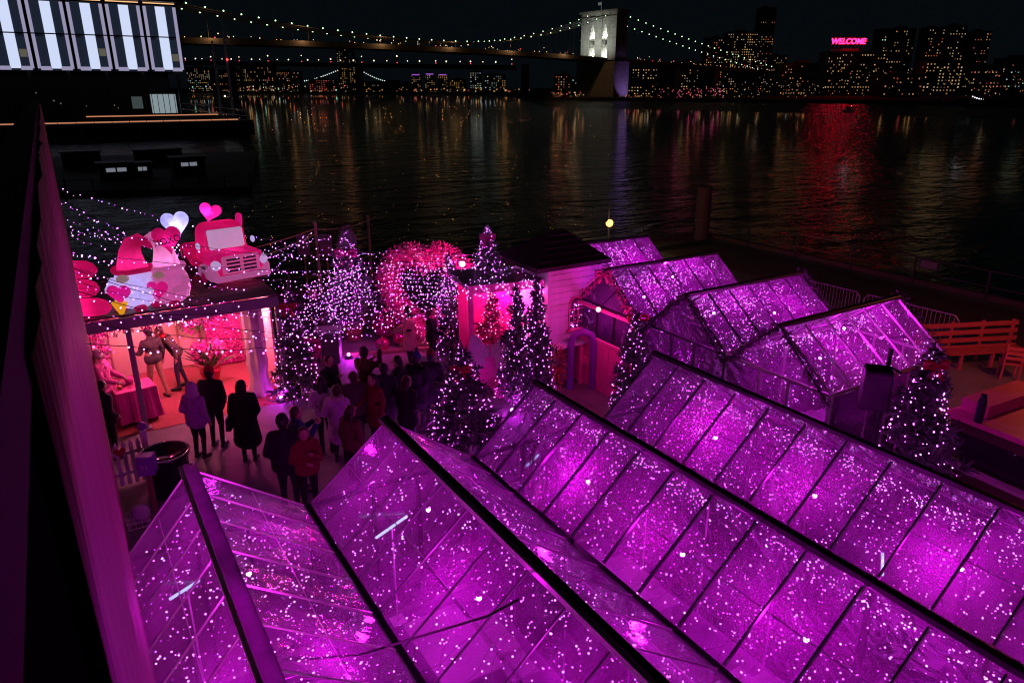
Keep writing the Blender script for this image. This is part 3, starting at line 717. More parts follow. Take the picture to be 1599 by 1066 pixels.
POW = 2.3
def cabin(name, label, org, rz, xl, xr, xm, Ln, ze, zr, bays, group, frame=None, ridge_w=.12, posts=True, lightlabel='', nb=600, lamps=(), br_=.0092, cap=None, front_wall=True, seed=1, sidewall=(True, True), edge=None, rafm=None):
    """gable cabin: local y runs along the ridge from 0 to Ln, xl/xr eaves, xm ridge"""
    frame = frame or M_FRAME
    t = thing(name, label, 'cabin', org, rz, group)
    bl = Ln/bays
    MB().box((xm, Ln/2, zr+.03), (ridge_w, Ln+.06, .07)).build('ridge_beam', cap or frame, t, bevel=.012)
    if edge: MB().box((xm-ridge_w/2-.025, Ln/2, zr+.02), (.04, Ln+.06, .06)).build('ridge_trim', edge, t)
    for xe in (xl, xr):
        MB().box((xe, Ln/2, ze), (.035, Ln+.02, .07)).build('eave_beam', frame, t)
        if posts:
            for yy in (0.03, Ln/2, Ln-.03): MB().box((xe, yy, ze/2), (.06, .06, ze-.08)).build('post', frame, t)
    for side, xe in ((0, xl), (1, xr)):
        sx = .03 if side == 0 else -.03
        raf = MB().beam((xe+sx, 0, ze+.045), (xm-sx*1.5, 0, zr-.03), .012 if rafm else .017, .02 if rafm else .045).mesh('rafter', rafm or frame)
        for i in range(bays+1): link('rafter', raf, t, (0, min(max(i*bl, .02), Ln-.02), 0))
        pur = MB().beam(((xe+xm)/2, 0.02, (ze+zr)/2-.03), ((xe+xm)/2, Ln-.02, (ze+zr)/2-.03), .009).build('purlin', rafm or mat('purlin_grey', (.12, .09, .12), .5), t)
        vs = []
        for s_ in range(3):
            q = [(xe+sx, .012, ze+.03), (xe+sx, bl-.012, ze+.03), (xm-sx, bl-.012, zr-.012), (xm-sx, .012, zr-.012)]
            vs.append(pane_mesh(q, 6, 8, seed*5+s_+side*11))
        for i in range(bays): link('roof_pane', vs[(i*7+side+seed) % 3], t, (0, i*bl, 0))
        if sidewall[side]:
            ns = max(2, bays//2)
            for i in range(ns):
                MB().box((xe, (i+.5)*Ln/ns, ze/2), (.008, Ln/ns-.04, ze-.12)).build('wall_pane', M_WVIN, t)
    for yy, wl in ((0.0, front_wall), (Ln, front_wall)):
        if not wl: continue
        MB().prism([(xl+.04, ze+.02), (xr-.04, ze+.02), (xm, zr-.05)], .008, 'y', yy).build('gable_pane', M_WVIN, t)
        MB().beam((xl, yy, ze), (xr, yy, ze), .05).build('tie_beam', frame, t)
        xs = [xl, xl+(xr-xl)*.36, xl+(xr-xl)*.64, xr]
        for k in range(3):
            MB().box(((xs[k]+xs[k+1])/2, yy, ze/2), (xs[k+1]-xs[k]-.05, .008, ze-.1)).build('wall_pane', M_WVIN, t)
        for k in (1, 2): MB().box((xs[k], yy, ze/2), (.05, .05, ze-.06)).build('door_post', frame, t)
    # fairy light net hung under the roof: zigzag wires
    rr = random.Random(seed*13+5); Mx = Matrix.Translation(Vector(org)) @ Matrix.Rotation(rz, 4, 'Z')
    pts = []; wires = []
    per = max(6, int(nb/(bays*3)))
    for i in range(bays*3):
        y0 = (i+.5)*Ln/(bays*3)
        w = []
        for k in range(15):
            f_ = k/14; x = xl+.06+(xr-xl-.12)*f_
            zz = (ze+(zr-ze)*(x-xl)/(xm-xl)) if x < xm else (ze+(zr-ze)*(xr-x)/(xr-xm))
            p = Vector((x, min(Ln-.05, max(.05, y0+rr.uniform(-.14, .14))), zz-.10-abs(rr.gauss(0, .05))))
            w.append(Mx @ p)
        wires.append(w)
        for k in range(per):
            f_ = rr.uniform(0, 13.99); j = int(f_); p = w[j].lerp(w[j+1], f_-j)
            p = p + Vector((rr.gauss(0, .035), rr.gauss(0, .035), -abs(rr.gauss(0, .10)) if rr.random() < .6 else -rr.uniform(.1, 1.5)))
            pts.append(p)
    bulbs_on('fairy_lights', pts, lightlabel, br_, wires, 'fairy lights under the cabin roofs', wr=.0022)
    for (lx, ly, lz, pw) in lamps:
        p = Mx @ Vector((lx, ly, lz))
        f_ = thing('flood_lamp', 'violet flood lamp hung in the '+lightlabel.split(' in the ')[-1], 'lamp', p)
        f_['label'] = ['', 'second ', 'third ', 'fourth '][lamps.index((lx, ly, lz, pw))]+f_['label']
        MB().box((0, 0, .05), (.05, .05, .04)).build('housing', M_FRAME, f_)
        MB().ball((0, 0, .0), .026, 10, 8).build('bulb', emat('flood_bulb', (.95, .35, 1), 25), f_)
        lamp('flood_light', (0, 0, -.06), (.84, .006, .86), pw*POW, .06, f_)
    return t
G = 'clear roofed dining cabins in the front row'
RIDG = [.68, 3.04, 5.36, 7.66]; VALL = [-.14, 1.93, 4.3, 6.64, 8.85]
LAB = ['clear gabled cabin with metal ridge trim against the terrace wall', 'clear gabled cabin second from the terrace wall', 'clear gabled cabin third from the terrace wall', 'clear gabled cabin at the right end of the front row']
LL = ['violet fairy lights in the cabin against the terrace wall', 'violet fairy lights in the second front cabin', 'violet fairy lights in the third front cabin', 'violet fairy lights in the rightmost front cabin']
FL = [[(.2, 6.1, 2.3, 24), (.3, 8.2, 2.2, 20)], [(-.25, 6.4, 2.35, 24), (.1, 8.3, 2.2, 22), (.0, 4.6, 2.3, 24)], [(-.3, 7.6, 2.35, 26), (-.2, 6.0, 2.2, 22), (-.2, 4.4, 2.25, 26), (-.3, 2.8, 2.2, 28)], [(-.3, 7.6, 2.35, 26), (-.2, 6.0, 2.2, 22), (-.2, 4.2, 2.25, 28), (-.3, 2.4, 2.2, 30)]]  # some lamps added beyond the visible ones to even out the glow
for k in range(4):
    xm = RIDG[k]; ze = 2.12
    xl, xr = VALL[k]-xm, VALL[k+1]-xm
    zel = ze
    Ln = 9.28
    cabin('clear_roof_cabin', LAB[k], (xm, 8.0-Ln, 0), 0, xl+.015, xr-.015, 0.0, Ln, 2.12 if k else 2.12, 3.03, 16, G, ridge_w=.14 if k == 0 else .085,
          lightlabel=LL[k], nb=2100, lamps=FL[k], seed=k+1, front_wall=True, sidewall=(k == 0, True), cap=M_SLV if k == 0 else M_FRAME, edge=M_FRAME2 if k < 2 else None, rafm=M_FRAME2 if k == 0 else mat('rafter_grey', (.16, .14, .16), .4) if k == 1 else None)
# back row: ridges run across
G2 = 'clear roofed cabins in the back row'
LB = ['clear cabin farthest back beside the white tower booth', 'clear cabin with pink garland gable beside the white tower booth', 'clear cabin between two others with dark fir garland edges', 'clear cabin nearest the orange bench with pale eave beam']
LL2 = ['violet fairy lights in the farthest back cabin', 'violet fairy lights in the pink gabled cabin', 'violet fairy lights in the middle back cabin', 'violet fairy lights in the cabin by the orange bench']
VB = [15.35, 12.75, 10.2, 7.85]
for k in range(4):
    fr = M_FRAME2 if k == 3 else M_FRAME
    cabin('garland_cabin', LB[k], (14.15, VB[k], 0), R(90), -1.16, 1.16, 0, 3.6, 2.12, 3.03, 6, G2, frame=fr, lightlabel=LL2[k], nb=900,
          lamps=[(.3, 1.2, 2.5, 36), (-.2, 2.6, 2.3, 24)] if k in (1, 3) else [(.3, 2.4, 2.4, 36), (-.2, 1.0, 2.3, 26)], seed=20+k, br_=.011, cap=M_FRAME)
# ================================================================== MARKET
M_NEEDLE = mat('fir_needles', (.13, .15, .13), .7, var=.4, scale=4)
M_NEEDLE2 = mat('frosted_needles', (.20, .24, .22), .7, var=.4, scale=4)
M_BARK = mat('bark', (.05, .04, .03), .9)
M_PTIN = mat('pink_tinsel', (.95, .08, .40), .3, metal=.15, var=.3, scale=9)
M_PINK = mat('pink_paint', (.85, .12, .38), .5)
M_HOTP = mat('hot_pink_cloth', (.9, .05, .35), .7, bump=.003, sheen=.3)
M_RED = mat('red_ribbon', (.55, .015, .05), .4)
M_WOOD = mat('raw_timber', (.26, .17, .10), .75, var=.3, bump=.003, bscale=20)
M_GREY = mat('grey_plastic', (.12, .13, .14), .5)
M_DKPL = mat('dark_plastic', (.02, .02, .023), .45)

def needles(mb, p, d, ln, n, sz, rr):
    d = Vector(d).normalized()
    for i in range(n):
        t = rr.random(); q = Vector(p)+d*ln*t
        a = Vector((rr.gauss(0, 1), rr.gauss(0, 1), rr.gauss(0, .7))); a = (a.normalized()*.8+d*.55).normalized()
        b = a.cross(Vector((rr.gauss(0, 1), rr.gauss(0, 1), rr.gauss(0, 1)))).normalized()*sz*.16
        l = sz*rr.uniform(.6, 1.3)
        mb.add([q-b, q+b, q+a*l+b*.3, q+a*l-b*.3], [(0, 1, 2, 3)])
def fir_mesh(seed, h=1.0, r=.3, nb=110, per=26, sz=.075):
    rr = random.Random(seed); mb = MB()
    for i in range(nb):
        t = (i+rr.random())/nb; z = .08*h+t**.9*.90*h; R_ = r*(1-t)**.85*rr.uniform(.5, 1.2)+.012*h
        a = rr.uniform(0, 6.283)
        d = Vector((math.cos(a), math.sin(a), rr.uniform(-.35, .05)+t*.5)); p = Vector((0, 0, z))
        needles(mb, p+d*R_*.25, d, R_*.85, int(per*(.35+R_/r)), sz*(.6+.5*R_/r), rr)
    needles(mb, (0, 0, h*.93), (0, 0, 1), h*.1, 16, sz*.7, rr)
    return mb
FIRS = [fir_mesh(s, 1.0, .27, 120, 34, .07).mesh('crown', M_NEEDLE) for s in (1, 2, 3)]
FIRF = fir_mesh(5, 1.0, .27, 120, 34, .07).mesh('crown', M_NEEDLE2)
def bow(parent, loc, s, m, rz=0.0):
    b = MB()
    for sg in (-1, 1):
        b.tube([(0, 0, 0), (sg*.5, -.05, .28), (sg*.85, 0, .2), (sg*.8, 0, -.2), (sg*.4, -.05, -.22), (0, 0, 0)], [.08, .2, .22, .22, .2, .08], 6)
        b.tube([(0, 0, 0), (sg*.25, -.1, -.5), (sg*.55, -.15, -1.2)], [.07, .16, .2], 5)
    b.ball((0, -.12, 0), .17, 8, 6)
    b.xf(Matrix.Rotation(rz, 4, 'Z') @ Matrix.Diagonal((s, s, s, 1)))
    return b.build('bow', m, parent, smooth=True, loc=loc)
def fir(label, loc, h, w, nbulb=200, lights='', mesh=0, frost=False, pot=False, bowm=None, bow_s=.22, bowz=.82, r=.013, bulbm=None, twig=True):
    t = thing('fir_tree', label, 'tree', loc, RND.uniform(0, 6), 'decorated fir trees')
    base = .45 if pot else .0
    c = link('crown', FIRF if frost else FIRS[mesh % 3], t, (0, 0, base)); c.scale = (w/.56, w/.56, h-base)
    MB().tube([(0, 0, .02), (0, 0, h*.9)], [.05, .015], 6).build('trunk', M_BARK, t)
    if pot: MB().lathe([(.24, 0), (.34, .5), (.37, .52), (.37, .6), (.3, .6)], 14).build('pot', mat('terracotta_pot', (.30, .15, .06), .7), t)
    if bowm: 
        b = bow(t, (0, 0, h*bowz), bow_s, bowm, 0); b.rotation_euler = (0, 0, -YAW-t.rotation_euler.z)
        v = Vector((-.527, -.85, 0)); v.rotate(Matrix.Rotation(-t.rotation_euler.z, 3, 'Z')); b.location = Vector((0, 0, h*bowz))+v*(w*.5*(1-bowz)+.06)
    pts = []; wire = []; L0 = Vector(loc); k = 9
    cur = []
    for i in range(nbulb):
        t_ = (i+.5)/nbulb; z = base+(h-base)*(.05+.93*t_**1.15); rad = w*.5*(1-t_**1.15)**.85*RND.uniform(.8, 1.12)+.03
        a = i*2.39996 if RND.random() < .5 else RND.uniform(0, 6.283)
        pts.append(L0+Vector((math.cos(a)*rad, math.sin(a)*rad, z)))
    for i in range(140):
        t_ = i/139; z = base+(h-base)*(.05+.93*t_); rad = w*.5*(1-t_)**.85+.02; cur.append(L0+Vector((math.cos(t_*60)*rad, math.sin(t_*60)*rad, z)))
    bulbs_on('fairy_lights', pts, lights, r, [cur], 'fairy lights wound round the fir trees', bulbm or M_BULBT)
    return t
def garland(name, label, pts, rad, n, m, sz=.09, seed=3, cat='garland', parent=None, glabel=None):
    rr = random.Random(seed); mb = MB(); pts = [Vector(p) for p in pts]
    ls = [(b-a).length for a, b in zip(pts[:-1], pts[1:])]; tot = sum(ls)
    for (a, b), l in zip(zip(pts[:-1], pts[1:]), ls):
        for i in range(int(n*l/tot)+1):
            q = a.lerp(b, rr.random()); d = Vector((rr.gauss(0, 1), rr.gauss(0, 1), rr.gauss(0, 1))).normalized()
            e = d.cross(Vector((rr.gauss(0, 1), rr.gauss(0, 1), rr.gauss(0, 1)))).normalized()*sz*.17
            p = q+d*rad*rr.random()**.6; f = (d+Vector((rr.gauss(0, .5), rr.gauss(0, .5), rr.gauss(0, .5)))).normalized()*sz
            mb.add([p-e, p+e, p+f+e*.4, p+f-e*.4], [(0, 1, 2, 3)])
    c0 = pts[0]; mb.v = [tuple(Vector(v)-c0) for v in mb.v]
    if parent is not None: return mb.build(name, m, parent, loc=c0)
    t = thing(name, label, cat, c0)
    mb.build('sprigs', m, t, stuff=True); MB().tube([p-c0 for p in pts], .02, 5).build('core', M_WIRE, t)
    return t
def heart_pts(w, h, n=40):
    P = []
    for i in range(n):
        t = 2*math.pi*i/n
        P.append((16*math.sin(t)**3/32*w, (13*math.cos(t)-5*math.cos(2*t)-2*math.cos(3*t)-math.cos(4*t)+17)/29*h))
    return P
def puffy_heart(w, h, d):
    """inflated heart, faces -y, base at z=0"""
    hp = heart_pts(w, h, 36); mb = MB(); cx, cz = 0, h*.55; P = []; F = []; n = len(hp)
    rings = [(1, 0), (.96, .45), (.8, .8), (.5, .97)]
    for sgn in (-1, 1):
        o = len(P)
        for k, dd in rings:
            for x, z in hp: P.append((cx+(x-cx)*k, sgn*dd*d/2, cz+(z-cz)*k))
        P.append((cx, sgn*d/2, cz))
        for r_ in range(len(rings)-1):
            for i in range(n):
                j = (i+1) % n; F.append((o+r_*n+i, o+r_*n+j, o+(r_+1)*n+j, o+(r_+1)*n+i))
        for i in range(n): F.append((o+(len(rings)-1)*n+i, o+(len(rings)-1)*n+(i+1) % n, len(P)-1))
    n0 = len(rings)*n+1
    for i in range(n): F.append((i, (i+1) % n, n0+(i+1) % n, n0+i))
    return mb.add(P, F)

# ------------------------------------------------------------------ flower stall
SV0, SV1, SU0, SU1, SZ = 16.35, 20.0, -.05, 3.75, 2.42
M_STW = mat('stall_grey_paint', (.36, .33, .33), .6, bump=.002)
st = thing('flower_stall', 'open flat roofed stall with pink flower walls under the inflatables', 'stall', (SU0, SV0, 0))
sw, sd = SU1-SU0, SV1-SV0
MB().box((sw/2, .04, SZ+.02), (sw+.1, .09, .24)).build('front_beam', M_STW, st, bevel=.01)
for i in range(9): MB().box((sw/2, .25+i*sd/9+.02, SZ+.17), (sw+.1, sd/9-.03, .04)).build('roof_board', mat('stall_roof_board', (.16, .13, .12), .8, var=.35), st)
for i in range(4): MB().box((.15+i*sw/3.2, sd/2+.1, SZ+.06), (.07, sd-.2, .14)).build('roof_joist', M_STW, st)
p_ = MB().box((.71, .0, SZ/2-.05), (.11, .11, SZ-.1)).build('post', M_STW, st, bevel=.008)
MB().box((.71, .0, .02), (.24, .2, .04)).build('base_plate', M_STW, p_)
MB().box((sw, .0, SZ/2-.05), (.11, .11, SZ-.1)).build('post', M_STW, st, bevel=.008)
M_PEACH = mat('peach_backdrop', (.88, .55, .46), .7, scale=1.2)
MB().box((sw/2, sd-.05, SZ/2), (sw, .06, SZ-.05)).build('back_wall', M_PEACH, st)
MB().box((sw+.02, sd/2+.4, SZ/2), (.05, sd-.8, SZ-.05)).build('side_wall', M_PEACH, st)
for i in range(7): MB().box((.4+i*.52, sd-.10, SZ/2), (.018, .03, SZ-.1)).build('batten', mat('peach_batten', (.7, .3, .24), .7), st)
cpt = MB().box((sw/2, sd/2-.1, .008), (sw+.3, sd+.1, .008)).build('carpet', mat('red_carpet', (.42, .10, .10), .95, var=.4, scale=25, bump=.004, bscale=90), st)
# glittering pink panel and draped white column
def petals(name, boxes, n, mats, parent, sz=.06, seed=1, loc=None):
    rr = random.Random(seed); mb = MB()
    for i in range(n):
        b = rr.choice(boxes); c = Vector([rr.uniform(b[k], b[k+3]) for k in range(3)])
        nrm = Vector((rr.gauss(0, .5), -1, rr.gauss(0, .5))).normalized(); x = nrm.cross(Vector((0, 0, 1))).normalized(); y = x.cross(nrm)
        s = sz*rr.uniform(.5, 1.2); mi = rr.randrange(len(mats)); a0 = rr.random()*6
        for k in range(4):
            a = a0+k*1.5708; d = x*math.cos(a)+y*math.sin(a); e = nrm.cross(d)
            mb.add([c, c+d*s*.6+e*s*.32-nrm*s*.15, c+d*s-nrm*s*.02, c+d*s*.6-e*s*.32-nrm*s*.15], [(0, 1, 2, 3)], mi)
    return mb.build(name, mats, parent, loc=loc, stuff=True)
M_FL = [mat('petal_pink', (.95, .12, .42), .6), mat('petal_pale', (.95, .5, .55), .6), mat('petal_magenta', (.75, .02, .35), .6)]
petals('flower_garland', [(0, sd-.5, 1.7, 2.6, sd-.15, 2.3), (0, 0.3, 2.05, 2.8, 1.2, 2.33), (.0, sd-.6, 1.2, .5, sd-.1, 2.3), (.05, .4, .9, .3, 2.2, 2.2)], 700, M_FL, st, .075, 1)
pp = MB().box((3.05, sd-.55, 1.2), (.9, .06, 2.3)).build('sequin_panel', mat('sequin_pink', (.95, .06, .4), .18, metal=.5, var=.5, scale=60, bump=.02, bscale=70), st)
petals('sequins', [(2.62, sd-.62, .1, 3.48, sd-.6, 2.3)], 900, [M_PTIN], pp, .035, 2)
petals('flower_bunch', [(2.0, sd-.8, 1.1, 2.55, sd-.3, 2.3)], 220, [M_FL[0], M_FL[2], mat('leaf_green', (.06, .20, .04), .6)], st, .09, 3)
cl = MB(); prof = []
for i in range(22):
    z = i*(SZ-.1)/21; prof.append((.20+.045*mnoise.noise(Vector((z*3, 1, 0)))+(.06 if i < 2 else 0), z))
dp = MB(); n_ = 26; P = []; F = []
for i, (r_, z) in enumerate(prof):
    for k in range(n_):
        a = 6.283*k/n_; q = r_*(1+.22*math.sin(a*7+z*1.2)+.15*mnoise.noise(Vector((math.cos(a)*2, math.sin(a)*2, z*1.5)))); P.append((q*math.cos(a), q*math.sin(a), z))
for i in range(len(prof)-1):
    for k in range(n_): F.append((i*n_+k, i*n_+(k+1) % n_, (i+1)*n_+(k+1) % n_, (i+1)*n_+k))
dp.add(P, F)
tag(dp.build('draped_column', mat('satin_drape', (.75, .62, .62), .3, bump=.01, bscale=6), smooth=True, loc=(3.30, 17.0, .01)), 'column draped in shiny pale satin at the right end of the flower stall', 'column')
# stall lamps for the flower wall's glow; front beam lamp added to warm the plaza
for x, y, z, pw, c in ((1.0, 2.9, 2.05, 70, (1, .30, .36)), (2.9, 1.6, 2.2, 150, (1, .05, .42)), (.4, 1.2, 2.15, 55, (1, .12, .42)), (3.45, 1.5, 2.1, 75, (1, .36, .36)), (1.75, .55, 2.2, 85, (1, .22, .30))):
    t = thing('stall_lamp', {1.0: 'warm globe lamp at the back of the flower stall', 2.9: 'pink globe lamp before the sequin panel in the stall', .4: 'pink globe lamp at the left front of the stall', 3.45: 'warm globe lamp beside the draped column', 1.75: 'added warm globe lamp under the front beam of the stall'}[x], 'lamp', (SU0+x, SV0+y, z))
    MB().ball((0, 0, 0), .05, 8, 6).build('globe', emat('globe_%d' % int(x*10), c, 14), t)
    MB().tube([(0, 0, .05), (0, 0, SZ-z+.03)], .008, 4).build('cord', M_WIRE, t)
    lamp('globe_light', (0, 0, -.1), c, pw, .08, t)
# table with pink cloth, goods
def cloth_table(label, loc, w, d, h, m, rz):
    t = thing('cloth_table', label, 'table', loc, rz)
    MB().box((0, 0, h-.02), (w, d, .03)).build('tabletop', M_WOOD, t)
    for sx in (-1, 1):
        for sy in (-1, 1): MB().box((sx*(w/2-.06), sy*(d/2-.06), (h-.03)/2), (.04, .04, h-.04)).build('leg', M_DKPL, t)
    mb = MB(); n_ = 14; P = []; F = []
    per = []
    for (ax, ay), (bx_, by_) in zip(((-1, -1), (1, -1), (1, 1), (-1, 1)), ((1, -1), (1, 1), (-1, 1), (-1, -1))):
        for k in range(n_): s = k/n_; per.append(((ax+(bx_-ax)*s)*w/2*1.03, (ay+(by_-ay)*s)*d/2*1.03))
    N = len(per)
    for j, (k, z) in enumerate(((1.0, h+.004), (1.03, h-.02), (1.06, h*.6), (1.12, h*.12))):
        for i, (x, y) in enumerate(per):
            f_ = k*(1+.03*j*math.sin(i*1.35)); P.append((x*f_, y*f_, z))
    for j in range(3):
        for i in range(N): F.append((j*N+i, j*N+(i+1) % N, (j+1)*N+(i+1) % N, (j+1)*N+i))
    F.append(tuple(range(N)))
    c = MB().add(P, F).build('tablecloth', m, t, smooth=False)
    return t
tp = at(217, 655, 0)
cloth_table('small table under a hot pink cloth in the flower stall', (tp.x, tp.y, .012), .78, .6, .82, M_HOTP, R(8))
for i, (dx, dy, s, m) in enumerate(((-.2, .05, .09, M_FL[0]), (-.05, .12, .11, M_FL[2]), (.12, -.05, .07, M_WOOD), (-.25, -.12, .06, mat('brass_tin', (.6, .4, .15), .3, metal=.9)))):
    o = MB().lathe([(s*.7, 0), (s, s*.6), (s*.8, s*1.2), (s*.4, s*1.5)], 10).build('craft_jar', m, smooth=True, loc=(tp.x+dx, tp.y+dy, .85))
    tag(o, ['pink jar on the pink clothed table', 'tall magenta jar at the middle of the pink table', 'brown wooden jar at the right of the pink table', 'small brass tin at the front of the pink table'][i], 'jar')
fp = at(332, 600, 0)
t = thing('flower_arrangement', 'big bunch of pink flowers with green leaves in a red pot in the stall', 'flowers', (fp.x, fp.y, .012))
MB().lathe([(.16, 0), (.24, .35), (.26, .4), (.2, .4)], 14).build('pot', M_RED, t)
petals('blooms', [(-.32, -.25, .75, .32, .25, 1.1)], 160, [M_FL[0], M_FL[0], M_FL[2]], t, .12, 5)
lf = MB()
for i in range(46):
    a = RND.uniform(0, 6.283); e = RND.uniform(.3, 1.2); d = Vector((math.cos(a)*math.cos(e), math.sin(a)*math.cos(e), math.sin(e))); s = Vector((-math.sin(a), math.cos(a), 0))*.05
    q = Vector((0, 0, .4)); l = RND.uniform(.5, .95); m_ = q+d*l*.55+Vector((0, 0, .06)); lf.add([q, m_-s, q+d*l, m_+s], [(0, 1, 2, 3)])
lf.build('leaves', M_FL and MATS['leaf_green'], t)

# ------------------------------------------------------------------ inflatables on the stall roof
RZ = SZ+.20
g_pink = glow_mat('inflatable_pink', (.82, .015, .28), .13); g_red = glow_mat('inflatable_red', (.75, .01, .20), .12); g_white = glow_mat('inflatable_white', (.66, .62, .90), .42)
g_pale = glow_mat('inflatable_pale_pink', (.74, .26, .58), .26); g_mag = glow_mat('inflatable_magenta', (.85, .02, .38), .32); g_yel = glow_mat('inflatable_yellow', (.9, .55, .03), .4); g_skin = glow_mat('inflatable_cream', (.62, .52, .42), .16); g_wht2 = glow_mat('inflatable_lit_white', (.55, .55, 1), .42)
g_hat = glow_mat('inflatable_hat', (.78, .02, .24), .14)
g_blk = mat('inflatable_black', (.03, .02, .03), .5)
FACE = R(-31.8)   # turn that makes local -y look at the visitors
b = at(131, 500, RZ); t = thing('stacked_roll_inflatable', 'three stacked glossy pink inflated rolls at the left end of the stall roof', 'inflatable', (.02, b.y+.15, RZ), FACE+R(10))
for i, (w, z, dx) in enumerate(((.95, .20, -.02), (.80, .60, -.1), (.85, .99, -.1))):
    MB().tube([(-w/2+dx, 0, z), (-w/2+.08+dx, 0, z), (-w/4+dx, 0, z+.02), (w/4+dx, 0, z+.02), (w/2-.08+dx, 0, z), (w/2+dx, 0, z)], [.04, .14, .185, .185, .14, .04], 16).build('roll', g_pink, t, smooth=True)
    lamp('inside_light', (dx, 0, z), (1, .5, .6), 2.2, .04, t)
def gnome(label, loc, hatm, bodym, heart, cone, hat_tip, beard, s):
    t = thing('gnome_inflatable', label, 'inflatable', loc, FACE, 'gnome inflatables on the stall roof', s)
    MB().lathe([(.25, 0), (.50, .18), (.58, .45), (.54, .78), (.42, 1.02), (.2, 1.12)], 20).build('body', bodym, t, smooth=True)
    bd = MB(); bd.ball((0, -.34, .55), (.44, .36, .50), 16, 10); bd.build('beard', beard, t, smooth=True)
    MB().ball((0, -.56, .96), (.16, .15, .11), 12, 8).build('nose', g_skin, t, smooth=True)
    br_ = MB(); br_.tube([(.46*math.cos(k*.3927), .44*math.sin(k*.3927), 1.10+.02*math.sin(k)) for k in range(17)], .075, 8); br_.build('hat_brim', hatm, t, smooth=True)
    ht = MB(); ht.tube([(0, 0, 1.05), (0, 0, 1.3), (hat_tip*.02, 0, 1.6), (hat_tip*.12, 0, 1.84), (hat_tip*.30, -.02, 1.95), (hat_tip*.50, -.02, 1.86), (hat_tip*.6, -.02, 1.72)], [.40, .34, .27, .22, .17, .11, .05], 16); ht.build('hat', hatm, t, smooth=True)
    if heart: hb = puffy_heart(.62, .56, .16); hb.build('heart', g_mag, t, smooth=True, loc=(-.08 if cone else -.02, -.70, .26))
    if cone:
        c_ = MB(); c_.lathe([(.02, -.02), (.05, .0), (.2, .34), (.2, .36)], 12); c_.build('cone', g_yel, t, smooth=True, loc=(-.12, -.68, -.02))
    lamp('inside_light', (0, -.05, .35), (1, .85, .95), 24, .05, t); lamp('hat_light', (0, 0, 1.25), (1, .8, .9), 4, .05, t)
    for sx in (-1, 1): MB().ball((sx*.26, -.42, .08), (.16, .2, .1), 10, 6).build('foot', g_red, t, smooth=True)
    for sx in (-1, 1): MB().tube([(sx*.5, -.05, .8), (sx*.56, -.28, .55), (sx*.3, -.52, .5)], [.12, .12, .1], 8).build('arm', bodym, t, smooth=True)
    return t
b1 = at(207, 486, RZ); b2_ = at(266, 480, RZ)
gnome('white bearded gnome inflatable in a red hat holding a pink heart and yellow cone', (b1.x+.16, b1.y+.35, RZ), g_hat, g_white, True, True, 1, g_white, (.80, .80, .75))
gnome('pink bodied gnome inflatable in a pale hat with a big heart on its belly', (b2_.x+.10, b2_.y+.42, RZ), g_pale, g_pale, True, False, -1, g_pale, (.74, .74, .74))
for (x, y, w, m, lab) in ((281, 372, .62, g_wht2, 'glowing white heart balloon behind the pink lettered heart'), (268, 396, .62, g_pink, 'pink heart balloon lettered XOXO above the second gnome')):
    v = b2_.y+(.75 if m is g_wht2 else .25); q = atv(x, y, v)
    t = thing('heart_balloon', lab, 'balloon', (q.x, q.y, q.z), FACE, 'heart balloons on the stall roof')
    hh = puffy_heart(w, .58, .2).build('skin', m, t, smooth=True); hh.rotation_euler = (0, R(-8), 0)
    lamp('inside_light', (0, 0, .3), (.9, .9, 1), 2.5 if m is g_wht2 else 1.2, .03, t)
    MB().tube([(0, 0, .02), (0.02, .02, -(q.z-RZ))], .012, 5).build('stick', M_WIRE, t)
    if m is g_pink:
        text_part('letters', 'XOXO', .2, g_blk, t, (.02, -.112, .24), (R(90), R(-14), 0))
# pickup truck inflatable
q = at(362, 448, RZ); t = thing('truck_inflatable', 'red and pink inflatable pickup truck with hearts on the stall roof', 'inflatable', (q.x+.05, q.y+.95, RZ), R(12)); t.scale = (.86, .86, .84)
def rbox(name, c, sz, m, bev, taper=1.0):
    o = MB().box((0, 0, 0), sz, taper=taper).build(name, m, t, loc=c, smooth=True); bb = o.modifiers.new('b', 'BEVEL'); bb.width = bev; bb.segments = 4; return o
rbox('bonnet', (0, -.72, .66), (1.45, .95, .62), g_pink, .2)
rbox('cab', (0, 0, 1.12), (1.38, .85, 1.15), g_red, .26, .86)
rbox('bed', (0, .82, .66), (1.45, 1.0, .6), g_red, .14)
ws = rbox('windscreen', (0, -.375, 1.25), (1.0, .12, .56), g_white, .09); ws.rotation_euler = (R(-8), 0, 0)
rbox('grille', (0, -1.19, .66), (1.05, .12, .5), g_pale, .08)
for i in range(4):
    for s_ in (-1, 1): MB().box((s_*.23, -1.262, .50+i*.105), (.36, .02, .05)).build('grille_slot', g_blk, t)
for s_ in (-1, 1):
    MB().ball((s_*.66, -1.12, .68), (.14, .14, .14), 12, 8).build('headlight', g_white, t, smooth=True)
    rbox('fender', (s_*.72, -.72, .42), (.32, .9, .42), g_pale, .15)
    for yy in (-.72, .85):
        w_ = MB(); w_.tube([(s_*.62, yy, .30), (s_*.86, yy, .30)], .30, 16); wo = w_.build('wheel', g_blk, t)
        MB().tube([(s_*.86, yy, .30), (s_*.885, yy, .30)], .16, 12).build('hub', g_red, wo)
    MB().ball((s_*.78, -.35, 1.12), (.06, .09, .1), 8, 6).build('mirror', g_white, t, smooth=True)
lamp('inside_light', (0, 0, 1.1), (1, .8, .85), 7, .06, t); lamp('bonnet_light', (0, -.75, .7), (1, .8, .85), 4, .06, t); lamp('bed_light', (0, .85, .66), (1, .6, .6), 5, .06, t); lamp('heart_light', (-.25, .1, 1.98), (1, .6, .8), 4, .03, t)
rbox('bumper', (0, -1.22, .3), (1.6, .2, .16), g_pale, .07)
